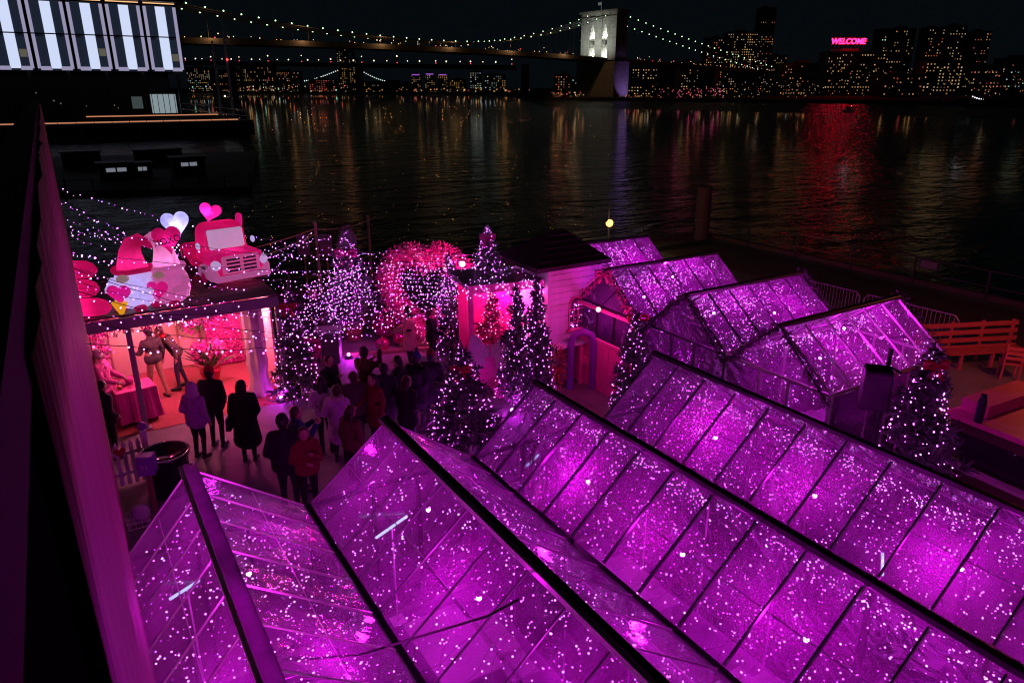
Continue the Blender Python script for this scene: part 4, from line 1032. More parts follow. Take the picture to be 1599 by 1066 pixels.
h1 = puffy_heart(.58, .55, .24).build('roof_heart', g_mag, t, smooth=True, loc=(-.25, .1, 1.66)); h1.rotation_euler = (0, R(18), R(-18))
h2 = puffy_heart(.4, .45, .18).build('side_heart', g_mag, t, smooth=True, loc=(.72, .3, 1.35)); h2.rotation_euler = (0, R(12), R(60))
# wooden chairs' slats seen behind the gnomes: a folded ladder leaning on the roof
t = thing('roof_ladder', 'grey timber ladder lying on the stall roof between gnome and truck', 'ladder', (2.05, 17.0, RZ+.02), R(30))
for s_ in (-.17, .17): MB().beam((s_, 0, .02), (s_, 1.6, .55), .05, .08).build('rail', M_WOOD, t)
for i in range(6): MB().beam((-.17, .2+i*.25, .09+i*.083), (.17, .2+i*.25, .09+i*.083), .03).build('rung', M_WOOD, t)

# ------------------------------------------------------------------ overhead strings of lights
ENDS = [(9.2, 15.6, 2.95), (8.2, 17.3, 2.7), (6.1, 20.6, 3.1), (8.9, 18.6, 2.6)]
OVL = ['nearest the front cabins', 'second from the front cabins', 'third over the waiting crowd', 'fourth over the plaza', 'fifth over the plaza', 'sixth over the plaza', 'just before the flower stall', 'over the stall front beam', 'over the stall roof edge', 'across the stacked rolls', 'across the gnome inflatables', 'across the pink heart balloon', 'above the truck inflatable', 'behind the inflatables', 'near the river edge', 'second last towards the river', 'farthest over the river edge']
for i in range(17):
    v0 = 9.6+i*.82; e = ENDS[i % 4] if i > 3 else ENDS[0]
    a = Vector((-.06, v0, 4.2+.45*math.sin(i*1.7))); bq = Vector(e)+Vector((RND.uniform(-.5, .6), RND.uniform(-.9, .9), RND.uniform(-.35, .15)))
    w = sag(a, bq, 40, .8+.5*math.sin(i*2.2), .015); pts = []
    for j in range(72):
        f_ = min(39.99, max(0, (j+.5+RND.uniform(-.25, .25))*40/72)); p = w[int(f_)].lerp(w[int(f_)+1], f_ % 1)
        pts.append(p+Vector((RND.gauss(0, .02), RND.gauss(0, .02), -abs(RND.gauss(0, .05)))))
    bulbs_on('overhead_lights', pts, 'overhead violet string lights '+OVL[i], .0135, [w], 'overhead string lights', wr=.006)

# ------------------------------------------------------------------ trees
def g0(x, y): p = at(x, y, 0); return (p.x, p.y, .004)
fir('potted fir with pale frosted twigs and a big pink bow', g0(553, 528), 3.3, 1.7, 330, 'violet fairy lights on the potted fir with a pink bow', 0, True, True, M_PTIN, .33, .8, .0135)
fir('fir beside the flower stall with a dark red bow', g0(468, 622), 2.75, 1.15, 230, 'violet fairy lights on the fir beside the flower stall', 1, bowm=M_RED, bow_s=.2, bowz=.86, r=.0125)
fir('slim fir at the right foot of the heart arch', g0(706, 562), 2.95, 1.1, 330, 'violet fairy lights on the slim fir at the heart arch', 2, r=.0125)
fir('tall fir left of the white tower booth', g0(836, 640), 3.2, .95, 230, 'violet fairy lights on the tall fir left of the white booth', 0, r=.0125)
fir('fir in the gap behind the wing panel', g0(806, 632), 2.9, 1.0, 190, 'violet fairy lights on the fir behind the wing panel', 2, r=.0125)
fir('wide fir before the front cabins with a magenta bow', g0(724, 704), 2.25, 1.7, 260, 'violet fairy lights on the wide fir before the front cabins', 2, bowm=M_RED, bow_s=.2, bowz=.84, r=.0125)
fir('large dark fir beside the loudspeaker stand', (11.15, 5.45, .004), 3.25, 1.7, 300, 'violet fairy lights on the large fir by the loudspeaker', 0, r=.0125, bowm=M_RED, bow_s=.2, bowz=.93)
fir('dark fir between the pink gabled and middle back cabins', (10.25, 11.35, .004), 2.45, 1.0, 190, 'violet fairy lights on the fir between the back cabins', 1, r=.0125)
fir('low fir beside the doorway of the middle back cabin', (9.9, 9.6, .004), 1.9, .9, 150, 'violet fairy lights on the low fir by the middle back cabin', 2, r=.0125)

# violet ground lamps; all but the wide fir's added to brighten the firs
for x, y, pw, lab in ((690, 690, 26, 'violet ground lamp left of the wide fir before the cabins'), (440, 628, 22, 'added violet ground lamp beside the fir at the flower stall'), (800, 648, 24, 'added violet ground lamp before the firs by the pink booth'), (545, 560, 22, 'added violet ground lamp before the potted fir')):
    q = at(x, y, 0); t = thing('ground_lamp', lab, 'lamp', (q.x, q.y, 0)); MB().box((0, 0, .05), (.16, .12, .09)).build('housing', M_DKPL, t); MB().ball((0, 0, .13), .045, 8, 6).build('bulb', emat('violet_ground_bulb', (.8, .2, 1), 12), t)
    lamp('ground_light', (0, -.05, .25), (.75, .02, .95), pw, .06, t)
# curtains of lights hung between the poles
for (u0, v0, u1, v1, zt, n_, lab) in ((4.6, 17.2, 6.6, 18.6, 2.5, 26, 'curtain of violet lights hung between the stall and the potted fir'), (6.9, 17.4, 8.3, 16.2, 2.6, 22, 'curtain of violet lights hung left of the slim fir'), (8.3, 15.9, 10.2, 14.9, 2.75, 26, 'curtain of violet lights along the pink booth')):
    ws = []; pts = []
    for i in range(n_):
        f_ = (i+.5)/n_; x, y = u0+(u1-u0)*f_, v0+(v1-v0)*f_; ln = RND.uniform(.9, 1.9); w = [Vector((x+RND.gauss(0, .02), y+RND.gauss(0, .02), zt-ln*j/8)) for j in range(9)]; ws.append(w)
        for j in range(int(ln/.11)): p = w[min(7, int(j*.11/ln*8))]; pts.append(Vector((p.x+RND.gauss(0, .03), p.y+RND.gauss(0, .03), zt-j*.11-RND.uniform(0, .05))))
    ws.append([Vector((u0, v0, zt)), Vector((u1, v1, zt))])
    bulbs_on('light_curtain', pts, lab, .0125, ws, 'light curtains', M_BULBT)
# ------------------------------------------------------------------ heart arch
hc = at(669, 538, 0); ha = thing('heart_arch', 'large heart shaped arch covered in pink tinsel and lights', 'arch', (hc.x, hc.y, .01), FACE)
hp = heart_pts(2.15, 2.8, 48); hp = [(x*.86+.14*1.07*math.sin(2*math.pi*i/48), z*.62+.38*(1.58+1.2*math.cos(2*math.pi*i/48))) for i, (x, z) in enumerate(hp)]; path = [Vector((x, 0, z+.05)) for x, z in hp]+[Vector((hp[0][0], 0, hp[0][1]+.05))]
MB().tube(path, .07, 8).build('frame', M_PINK, ha)
o = garland('tinsel', '', path, .36, 13000, M_PTIN, .07, 8, parent=ha); o['kind'] = 'stuff'
Mh = Matrix.Translation((hc.x, hc.y, .01)) @ Matrix.Rotation(FACE, 4, 'Z')
pts = []
for i in range(190):
    a = path[i*7 % 48]; b = path[(i*7+1) % 48]; p = a.lerp(b, RND.random())+Vector((RND.gauss(0, .14), -.1+RND.gauss(0, .16), RND.gauss(0, .14))); pts.append(Mh @ p)
bulbs_on('fairy_lights', pts, 'pink and white fairy lights wound through the heart arch', .014, None, m=M_BULBP)
MB().box((0, .15, .06), (1.6, .9, .12)).build('base', M_WOOD, ha)
for (x, y, v, pw, lab) in ((722, 412, 17.0, 190, 'bright pink flood lamp right of the heart arch'), (697, 416, 16.9, 95, 'warm pink flood lamp before the heart arch'), (812, 420, 15.5, 95, 'pink flood lamp on the roof edge of the pink booth')):
    q = atv(x, y, v); t = thing('pink_flood_lamp', lab, 'lamp', q)
    MB().box((0, .08, 0), (.18, .1, .16)).build('housing', M_DKPL, t); MB().ball((0, 0, 0), .075, 10, 8).build('bulb', emat('pink_flood_bulb', (1, .22, .35), 30), t)
    MB().tube([(0, .1, -.05), (0, .1, -q.z+.01)], .02, 6).build('stand', M_DKPL, t)
    lamp('pink_flood', (-.05, -.12, 0), (1, .02, .36), pw, .08, t)
# pink mirror ball ornaments
M_BALL = mat('pink_ornament', (.95, .04, .34), .08, metal=.85, var=.1)
for x, y, r_, lab in ((604, 527, .43, 'largest shiny pink ball ornament beside the heart arch'), (598, 548, .2, 'small shiny pink ball before the largest one'), (624, 538, .19, 'small shiny pink ball right of the largest one')):
    q = at(x, y, 0); t = thing('ball_ornament', lab, 'ornament', (q.x, q.y, 0), group='pink ball ornaments')
    MB().ball((0, 0, r_+.01), r_, 24, 16).build('sphere', M_BALL, t, smooth=True)
    MB().lathe([(r_*.16, 0), (r_*.16, r_*.16), (r_*.08, r_*.2)], 10, (0, 0, 2*r_)).build('cap', MATS['brass_tin'], t)

# ------------------------------------------------------------------ river edge: rail, poles, boards
rl = thing('edge_railing', 'grey steel railing along the far edge of the pier', 'railing', (0, PV-.5, 0))
M_RAIL = mat('galvanised_rail', (.10, .10, .10), .5, metal=.4)
for z in (.35, .7, 1.05): MB().tube([(-.1, 0, z), (26.8, 0, z)], .025, 5).build('rail', M_RAIL, rl)
for i in range(14): MB().box((i*2.06+.1, 0, .53), (.06, .06, 1.06)).build('post', M_RAIL, rl)
rl = thing('side_railing', 'dark steel railing along the right side of the pier', 'railing', (PU-.4, 0, 0))
for z in (.5, 1.05): MB().tube([(0, -4, z), (0, PV-.6, z)], .025, 5).build('rail', M_RAIL, rl)
for i in range(12): MB().box((0, -4+i*2.65, .53), (.06, .06, 1.06)).build('post', M_RAIL, rl)
t = thing('information_sign', 'small pale sign on the right side railing', 'sign', (PU-.46, 14.0, .85), R(-90))
MB().box((0, 0, .0), (.7, .03, .35)).build('board', mat('sign_board', (.06, .06, .06), .5), t); MB().box((0, -.02, 0), (.62, .01, .27)).build('panel', mat('sign_panel', (.3, .3, .28), .5), t)
for x, y0, y1, lab in ((507, 520, 347, 'bare timber pole beside the potted fir'), (580, 432, 337, 'thin timber pole at the river edge')):
    q = at(x, y0, 0); q = q if q.y < PV-.4 else Vector((q.x*(PV-.7)/q.y, PV-.7, 0)); zt = atv(x, y1, q.y).z
    t = thing('timber_pole', lab, 'pole', (q.x, q.y, 0)); MB().tube([(0, 0, 0), (.02, 0, zt)], [.055, .045], 8).build('shaft', M_WOOD, t)
    MB().box((0, 0, zt), (.08, .08, .06)).build('cap', M_WOOD, t)
q1 = Vector((6.07, 20.66, 3.2))
for i, (a, b_, dip) in enumerate(((q1, (-.05, 23.4, 2.3), .35), (q1-Vector((0, 0, .15)), (-.05, 22.6, 2.2), .5), (q1, (9.6, 25, 2.6), .15))):
    o = MB().tube(sag(a, b_, 16, dip), .014, 4).build('rope', mat('tan_rope', (.35, .24, .12), .9)); tag(o, ['tan rope running left from the timber pole', 'lower tan rope sagging left from the timber pole', 'tan rope tied between the two timber poles'][i], 'rope')
for x, y0, y1, lab in ((475, 398, 366, 'pale board panel left of the timber pole'), (510, 398, 366, 'dim board panel right of the timber pole')):
    q = at(x, 470, 0); v = min(q.y, PV-1); a = atv(x, y0, v); b_ = atv(x, y1, v)
    t = thing('notice_board', lab, 'board', (a.x, v, a.z), FACE)
    MB().box((0, 0, (b_.z-a.z)/2), (.42, .03, b_.z-a.z)).build('panel', mat('pale_board', (.30, .28, .24), .7), t)
    MB().tube([(0, .03, b_.z-a.z), (0, .03, -a.z)], .03, 6).build('stake', M_WOOD, t)
pz = atv(1098, 290, 25.0)
t = thing('mooring_pile', 'thick old timber mooring pile standing at the pier corner', 'pile', (26.5, 25.0, 0)); MB().lathe([(.36, 0), (.36, 2.4), (.38, 2.45), (.34, 2.55), (.1, 2.6)], 14).build('shaft', mat('old_pile', (.16, .12, .10), .9, bump=.02, bscale=8), t)
MB().tube([(.38*math.cos(k*.5236), .38*math.sin(k*.5236), .9+.01*k) for k in range(13)], .025, 5).build('rope_band', MATS['tan_rope'], t)
# flood lamp on a post at the river edge (the bright star in the photograph)
fv = 24.4; q = atv(950, 348, fv); t = thing('dock_lamp', 'bright warm dock lamp on a slim pole at the river edge', 'lamp', (q.x, q.y, 0))
zt = atv(949, 312, fv).z; MB().tube([(0, 0, 0), (0, 0, zt)], .03, 6).build('pole', M_DKPL, t); MB().box((0, 0, q.z+.1), (.3, .2, .08)).build('housing', M_DKPL, t)
MB().ball((0, -.08, q.z), .16, 12, 8).build('bulb', emat('dock_bulb', (1, .40, .09), 4.5), t); lamp('dock_light', (0, -.25, q.z), (1, .62, .3), 80, .1, t)
MB().beam((0, 0, zt-.1), (1.9, -.6, zt-.75), .03).build('stay', M_DKPL, t)
# crate shed and fence pieces right of the lamp
t = thing('board_fence', 'grey plank fence panel beyond the farthest back cabin', 'fence', (15.4, 21.2, 0), R(-18))
for i in range(16): MB().box((i*.2, 0, .65), (.18, .03, 1.3+.02*(i % 3))).build('plank', mat('grey_plank', (.25, .24, .22), .8, var=.3), t)
for z in (.35, 1.0): MB().box((1.5, .035, z), (3.2, .04, .08)).build('rail', M_WOOD, t)

# ------------------------------------------------------------------ white tower booth
wb = thing('tower_booth', 'white clapboard tower booth with dark hip roof and arched window', 'booth', (9.55, 13.75, 0))
W_, D_, HB = 1.55, 1.5, 2.98
M_CLAP = mat('white_clapboard', (.8, .77, .76), .55)
MB().box((W_/2, D_/2, HB/2), (W_-.03, D_-.03, HB)).build('core', mat('booth_core', (.4, .36, .36), .7), wb)
nb = 12; z0 = 1.12
brd = MB().box((W_/2, -.005, 0), (W_, .03, .148)).mesh('clapboard', M_CLAP); brs = MB().box((0, D_/2, 0), (.03, D_, .148)).mesh('clapboard', M_CLAP)
for i in range(nb):
    z = z0+(i+.5)*(HB-z0)/nb
    a = link('clapboard', brd, wb, (0, 0, z)); a.rotation_euler = (R(2.5), 0, 0)
    for s_ in (0, W_): link('clapboard', brs, wb, (s_, 0, z))
for x in (0, W_): MB().box((x, -.01, (z0+HB)/2), (.07, .06, HB-z0)).build('corner_trim', M_CLAP, wb)
MB().box((W_/2, D_/2, z0-.05), (W_+.18, D_+.18, .1)).build('belt_course', M_CLAP, wb)
# arched window with bars
wx, wzb, ww, wh = .82, 1.38, .40, .82; arch = [(-ww/2, 0), (ww/2, 0)]+[(ww/2*math.cos(a), wh-ww/2+ww/2*math.sin(a)) for a in [math.pi*k/10 for k in range(11)]]
wn = MB().prism(arch, .02, 'y').build('window', mat('booth_window_glass', (.10, .02, .12), .1), wb, loc=(wx, -.032, wzb))
fr = MB(); fr.tube([(x, -.02, z) for x, z in arch+[arch[0]]], .022, 5); fr.build('frame', M_PINK, wn)
for k in range(1, 4): MB().box((0, -.022, k*.17), (ww, .02, .018)).build('glazing_bar', M_PINK, wn)
for x in (-ww/6, ww/6): MB().box((x, -.022, wh*.44), (.018, .02, wh*.86)).build('glazing_bar', M_PINK, wn)
MB().box((0, -.04, -.03), (ww+.12, .08, .05)).build('sill', M_PINK, wn)
pts = [Vector((9.55+wx+RND.uniform(-.17, .17), 13.75-.075, wzb+RND.uniform(.04, .74))) for i in range(26)]
bulbs_on('fairy_lights', pts, 'violet fairy lights in the arched window of the white booth', .012, None)
M_SHIN = mat('dark_roof_shingle', (.035, .028, .026), .8, var=.35, scale=5)
rf = MB(); ov = .2; e = HB
rf.add([(-ov-.25, -ov, e), (W_+ov, -ov, e), (W_+ov, D_+ov, e), (-ov-.25, D_+ov, e), (W_*.35, D_/2, e+.78), (W_*.62, D_/2, e+.78), (-ov-.25, -ov, e+.1), (W_+ov, -ov, e+.1), (W_+ov, D_+ov, e+.1), (-ov-.25, D_+ov, e+.1)],
       [(0, 3, 2, 1), (0, 1, 7, 6), (1, 2, 8, 7), (2, 3, 9, 8), (3, 0, 6, 9), (6, 7, 5, 4), (8, 9, 4, 5), (7, 8, 5), (9, 6, 4)])
ro = rf.build('roof', M_SHIN, wb)
for j in range(6):
    f0 = j/6; y = -ov-.01+f0*(D_/2+ov); z = e+.115+f0*.68; x0 = -ov-.25+f0*(W_*.35+ov+.25); x1 = W_+ov-f0*(W_*.38+ov)
    MB().beam((x0+.02, y, z), (x1-.02, y, z), .13, .022).build('shingle_course', M_SHIN, ro)
# lower storey: posts, purple door frame, red stocking shelf, steps
for x in (0, W_*.5, W_): MB().box((x, -.35, z0/2), (.09, .09, z0)).build('porch_post', M_PINK if x else M_CLAP, wb)
MB().box((W_/2, -.2, z0-.02), (W_+.2, .5, .05)).build('porch_roof', M_CLAP, wb)
da = thing('purple_door_frame', 'purple arched door frame below the white tower booth', 'frame', (10.15, 13.1, 0), FACE)
MB().tube([(-.28, 0, 0), (-.28, 0, 1.2), (-.2, 0, 1.42), (0, 0, 1.5), (.2, 0, 1.42), (.28, 0, 1.2), (.28, 0, 0)], .09, 8).build('arch', mat('purple_paint', (.22, .03, .4), .5), da)
lf = thing('pale_folding_frame', 'thin pale metal stand beside the purple door frame', 'stand', (10.75, 12.85, 0), FACE)
for x in (0, .34): MB().tube([(x, 0, 0), (x, 0, 1.5)], .022, 6).build('leg', M_WHITEP, lf)
for z in (.35, .85, 1.48): MB().tube([(0, 0, z), (.34, 0, z)], .018, 6).build('bar', M_WHITEP, lf)
rs = garland('red_berry_swag', 'hanging swag of red berries and ribbon under the white booth', [(9.5, 13.3, 1.15), (9.52, 13.25, .7), (9.5, 13.25, .2)], .2, 320, M_RED, .1, 6)
sp_ = thing('pink_steps', 'flight of hot pink steps beside the pink gabled cabin', 'steps', (11.05, 12.7, 0), R(20))
for i in range(4): MB().box((.05+i*.01, i*.26, .09+i*.18), (1.0, .27, .18)).build('step', M_PINK, sp_)
for x in (-.48, .55): MB().beam((x, -.1, .75), (x, 1.0, 1.45), .05).build('handrail', M_PINK, sp_); MB().box((x, -.1, .37), (.05, .05, .74)).build('newel', M_PINK, sp_)

# ------------------------------------------------------------------ pink booth with wing panel
pb = thing('pink_booth', 'hot pink open booth with lights along its flat roof', 'booth', (8.0, 14.6, 0), R(-12))
M_PW = mat('pink_boards', (.9, .07, .36), .6)
for i in range(9): MB().box((-.05+i*.2, 1.0, 1.3), (.19, .05, 2.6)).build('board', M_PW, pb)
for i in range(5): MB().box((1.62, .12+i*.2, 1.3), (.05, .19, 2.6)).build('board', M_PW, pb)
MB().box((.8, .45, 2.66), (2.2, 1.7, .1)).build('roof', M_DKPL, pb)
MB().box((.8, -.38, 2.62), (2.2, .06, .2)).build('fascia', M_PINK, pb)
for x in (-.2, 1.75): MB().box((x, -.3, 1.3), (.09, .09, 2.55)).build('post', M_PINK, pb)
MB().box((.4, -.3, .95), (1.2, .06, .07)).build('railing', M_PINK, pb)
for i in range(8): MB().box((-.1+i*.15, -.3, .47), (.05, .05, .92)).build('baluster', M_PINK, pb)
Mp = Matrix.Translation((8.0, 14.6, 0)) @ Matrix.Rotation(R(-12), 4, 'Z')
pts = [Mp @ Vector((RND.uniform(-.35, 1.95), RND.uniform(-.5, 1.2) if RND.random() < .5 else -.44, 2.74+RND.uniform(-.35, .05))) for i in range(230)]
pts = [p if p.z > 2.7 else p+Vector((0, 0, 0)) for p in pts]
bulbs_on('fairy_lights', pts, 'violet fairy lights along the roof of the pink booth', .015, None)
ptq = Mp @ Vector((.55, .35, 0)); fir('small all pink tinsel tree inside the pink booth', (ptq.x, ptq.y, .9), 1.45, .85, 130, 'pink fairy lights on the tinsel tree inside the pink booth', 0, r=.0125, bulbm=M_BULBP)
ptree = [o for o in bpy.data.objects if o.get('label', '').startswith('small all pink tinsel')][0]
pm = fir_mesh(9, 1.0, .27, 120, 34, .07).mesh('crown', M_PTIN)
for c in ptree.children:
    if c.name.startswith('crown'): c.data = pm
ped = MB().box((0, 0, .45), (.5, .5, .9)).build('pink_pedestal', M_PINK, loc=(ptq.x, ptq.y, .0)); tag(ped, 'pink pedestal under the tinsel tree in the booth', 'pedestal')
t = thing('pink_globe_lamp', 'pink globe lamp inside the pink booth', 'lamp', Mp @ Vector((1.1, .55, 2.3))); MB().ball((0, 0, 0), .06, 8, 6).build('globe', MATS['pink_flood_bulb'], t); MB().tube([(0, 0, .05), (0, 0, .3)], .01, 4).build('cord', M_WIRE, t)
lamp('pink_booth_light', (0, -.1, -.1), (1, .02, .4), 110, .08, t)
# feathered wings cut-out panel
wq = at(766, 612, 0); wg = thing('wing_panel', 'grey speckled cut out of a pair of feathered wings before the pink booth', 'panel', (wq.x, wq.y, .0), FACE+R(4))
M_WING = mat('speckled_grey_board', (.6, .53, .5), .7, var=.5, scale=40)
for s_ in (-1, 1):
    o = [(.02, 1.28), (.12, 1.22), (.22, 1.38), (.36, 1.52), (.46, 1.48), (.52, 1.2), (.52, .85), (.46, .5), (.42, .78), (.37, .35), (.33, .72), (.27, .42), (.22, .8), (.16, .6), (.10, .95), (.02, .9)]
    MB().prism([(s_*x, z) for x, z in o][::s_], .03, 'y').build('wing', M_WING, wg)
MB().box((0, .06, .55), (.5, .04, 1.1)).build('backing', M_PINK, wg)
MB().tube([(0, .1, 0), (0, .1, 1.2)], .03, 6).build('stake', M_PINK, wg)
bk = MB().lathe([(.17, 0), (.22, .3), (.24, .32), (.2, .32)], 12).build('pink_bucket', M_PINK, smooth=False, loc=(wq.x+.12, wq.y-.3, 0)); tag(bk, 'pink bucket at the foot of the wing panel', 'bucket')
# small bowed tree standing on the roof behind
rt = at(771, 438, 2.75); t = fir('small fir with a pink bow standing up behind the pink booth roof', (8.75, 15.25, 2.715), 1.15, .7, 120, 'white fairy lights on the small fir behind the pink booth roof', 1, True, False, M_PTIN, .2, .8, .012)
# ================================================================== PLAZA FURNITURE
q = at(515, 564, 0); t = thing('wheeled_bin', 'dark grey bin with a pale grey lid behind the plaza', 'bin', (q.x, q.y, 0), FACE+R(6))
MB().box((0, 0, .45), (.62, .5, .86), taper=1.08).build('body', M_GREY, t, bevel=.02); MB().box((0, -.02, .91), (.7, .58, .07)).build('lid', mat('pale_lid', (.35, .37, .4), .5), t, bevel=.02)
for s_ in (-.26, .26): MB().tube([(s_-.03, .22, .08), (s_+.03, .22, .08)], .08, 10).build('wheel', M_DKPL, t)
q = at(494, 566, 0); t = thing('pink_box', 'hot pink gift box left of the grey bin', 'box', (q.x, q.y, 0), FACE); MB().box((0, 0, .36), (.42, .42, .72)).build('carton', M_HOTP, t, bevel=.01); MB().box((0, 0, .74), (.46, .46, .07)).build('lid', M_PINK, t)
# picket fence
q = at(205, 757, 0); t = thing('picket_fence', 'short white picket fence beside the terrace wall', 'fence', (q.x-.28, q.y-.02, 0), R(6))
pk = MB().prism([(-.035, 0), (.035, 0), (.035, .82), (0, .9), (-.035, .82)], .02, 'y').mesh('picket', M_WHITEP)
for i in range(6): link('picket', pk, t, (-.1+i*.125, 0, .03))
for z in (.25, .66): MB().box((.2, .025, z), (.9, .03, .07)).build('rail', M_WHITEP, t)
MB().box((.64, .0, .52), (.10, .10, 1.04)).build('post', M_WHITEP, t); MB().ball((.64, 0, 1.12), .085, 12, 8).build('finial', mat('purple_ball', (.25, .02, .4), .2), t, smooth=True)
hr = puffy_heart(.2, .2, .05).build('heart', M_RED, t, loc=(.2, -.04, .62))
q = at(232, 738, .75); t = thing('purple_mailbox', 'small purple box with pale glyphs on a post by the picket fence', 'box', (q.x, q.y, 0), FACE+R(10))
MB().box((0, 0, .93), (.28, .24, .36), taper=.96).build('box', mat('purple_box_paint', (.30, .06, .55), .5), t, bevel=.02); MB().box((0, 0, .38), (.07, .07, .76)).build('post', M_WOOD, t)
text_part('glyphs', '91', .15, M_WHITEP, t, (-.01, -.128, .86), (R(90), 0, 0))
q = at(252, 706, .85); t = thing('fire_pit', 'black oval fire pit drum with a shiny rim near the picket fence', 'drum', (q.x+.05, q.y+.02, 0))
MB().lathe([(.30, 0), (.37, .1), (.38, .72), (.42, .78), (.42, .84), (.38, .84), (.37, .76), (.02, .72)], 24).build('drum', mat('shiny_black', (.02, .02, .022), .12), t, smooth=True)
MB().tube([(.42*math.cos(k*.2618), .42*math.sin(k*.2618), .84) for k in range(25)], .016, 6).build('rim', mat('chrome', (.6, .6, .6), .12, metal=1), t, smooth=True)
q = at(268, 768, 0); t = thing('white_notice_board', 'low white notice board with a red figure and dark lettering', 'sign', (q.x+.02, q.y+.1, 0), FACE+R(4))
MB().box((0, 0, .34), (.62, .03, .55)).build('panel', M_WHITEP, t).rotation_euler = (R(-12), 0, 0)
MB().prism([(-.05, 0), (.05, 0), (.07, .2), (.03, .34), (-.03, .34), (-.07, .2)], .012, 'y').build('red_figure', M_RED, t, loc=(.02, -.06, .32))
for i in range(3): MB().tube([(.14+i*.08+.03*math.cos(k*.785), -.02, .24+.03*math.sin(k*.785)) for k in range(9)], .011, 4).build('letter', M_DKPL, t)
for s_ in (-.25, .25): MB().box((s_, .08, .14), (.04, .04, .28)).build('leg', M_WOOD, t)
q = at(218, 822, 0); t = thing('wire_basket', 'white wire basket with a crumpled cloth near the first cabin', 'basket', (q.x, q.y, 0))
for z in (.04, .14, .24): MB().tube([(x*(1+z*.6), y*(1+z*.6), z) for x, y in ((-.16, -.11), (.16, -.11), (.16, .11), (-.16, .11), (-.16, -.11))], .008, 4).build('hoop', M_WHITEP, t)
for i in range(10):
    a = i*.628; MB().tube([(.16*math.cos(a), .11*math.sin(a), .02), (.19*math.cos(a), .14*math.sin(a), .24)], .005, 4).build('wire', M_WHITEP, t)
MB().ball((.05, 0, .26), (.15, .1, .16), 12, 8).build('cloth', mat('crumpled_white', (.6, .55, .58), .8, bump=.04, bscale=9), t, smooth=True)

# ------------------------------------------------------------------ right side: benches, barrier, counter
M_ORW = mat('orange_timber', (.55, .11, .12), .6, var=.25, scale=5, bump=.003, bscale=25)
ba = at(1432, 575, 0); bb = at(1592, 566, 0); ln = (bb-ba).length; rz = math.atan2(bb.y-ba.y, bb.x-ba.x)
t = thing('slatted_bench', 'long orange slatted timber bench back by the right railing', 'bench', (ba.x, ba.y, 0), rz)
for i in range(4): MB().box((ln/2, .28+i*.02, .42+i*.21), (ln, .03, .13)).build('back_slat', M_ORW, t, bevel=.006)
for i in range(4): MB().box((ln/2, -.18+i*.12, .42), (ln, .1, .03)).build('seat_slat', M_ORW, t)
for k in range(4):
    x = .15+k*(ln-.3)/3; MB().box((x, .34, .58), (.08, .05, 1.16)).build('back_leg', M_ORW, t); MB().box((x, -.2, .2), (.08, .06, .4)).build('front_leg', M_ORW, t)
    MB().box((x, .06, .37), (.06, .6, .06)).build('bearer', M_ORW, t)
def wchair(label, loc, rz, m):
    t = thing('timber_chair', label, 'chair', loc, rz, 'timber chairs by the bench')
    MB().box((0, 0, .45), (.44, .44, .04)).build('seat', m, t)
    for x in (-.19, .19):
        MB().box((x, -.19, .22), (.04, .04, .43)).build('leg', m, t); MB().beam((x, .19, 0), (x, .27, .98), .04).build('leg', m, t); MB().box((x*1.1, 0, .64), (.05, .46, .03)).build('armrest', m, t)
    for z in (.62, .75, .88): MB().box((0, .235+z*.02, z), (.36, .02, .08)).build('back_slat', m, t)
cA = at(1572, 590, 0)
wchair('orange timber chair in front of the right end of the bench', (cA.x, cA.y, 0), rz+R(150), M_ORW)
bl = Vector((20.5, 12.4, 0)); br2 = Vector((20.6, 9.6, 0))
def barrier(label, a, b):
    ln = (b-a).length; t = thing('crowd_barrier', label, 'barrier', a, math.atan2(b.y-a.y, b.x-a.x), 'steel crowd barriers')
    MB().tube([(0, 0, .15), (0, 0, .95), (.12, 0, 1.08), (ln-.12, 0, 1.08), (ln, 0, .95), (ln, 0, .15), (0, 0, .15)], .022, 6).build('frame', M_RAIL, t)
    for i in range(1, 22): MB().tube([(i*ln/22, 0, .15), (i*ln/22, 0, 1.07)], .009, 4).build('bar', M_RAIL, t)
    for x in (.3, ln-.3): MB().box((x, 0, .03), (.05, .6, .05)).build('foot', M_RAIL, t); MB().tube([(x, 0, .05), (x, 0, .16)], .02, 6).build('stub', M_RAIL, t)
M_RAIL = mat('barrier_zinc', (.5, .5, .48), .45, metal=.3)
barrier('steel crowd barrier behind the orange bench', bl, br2)
barrier('steel crowd barrier beyond the nearest back cabin', Vector((20.4, 15.0, 0)), Vector((20.5, 12.55, 0)))
# pink topped counter booth at the right edge
kb_ = thing('counter_booth', 'pink topped counter booth with dark window at the right edge', 'booth', (13.35, 4.15, 0), R(-4))
M_CB = mat('counter_brown', (.10, .05, .035), .45)
MB().box((1.1, 1.0, .62), (2.0, 1.9, 1.2)).build('body', M_CB, kb_)
MB().box((.08, 1.0, .72), (.03, 1.6, .55)).build('window', mat('counter_glass', (.02, .02, .02), .06), kb_)
MB().box((1.1, 1.0, 1.27), (2.2, 2.1, .1)).build('counter_top', mat('counter_pink', (.75, .14, .3), .5), kb_, bevel=.02)
MB().box((1.2, 1.7, 1.45), (1.8, .5, .24)).build('display_shelf', MATS['counter_pink'], kb_)
MB().box((-.12, .95, .42), (.16, 2.2, .07)).build('ledge', mat('ledge_cream', (.55, .5, .42), .6), kb_)
MB().box((-.07, .95, .19), (.05, 2.1, .36)).build('plinth', M_CB, kb_)
bt = MB().lathe([(.07, 0), (.075, .05), (.075, .42), (.05, .5), (.05, .55)], 12).build('dark_canister', mat('violet_black', (.03, .015, .06), .3), smooth=True, loc=(13.5, 5.6, 1.325)); tag(bt, 'dark violet canister on the end of the pink counter', 'canister')
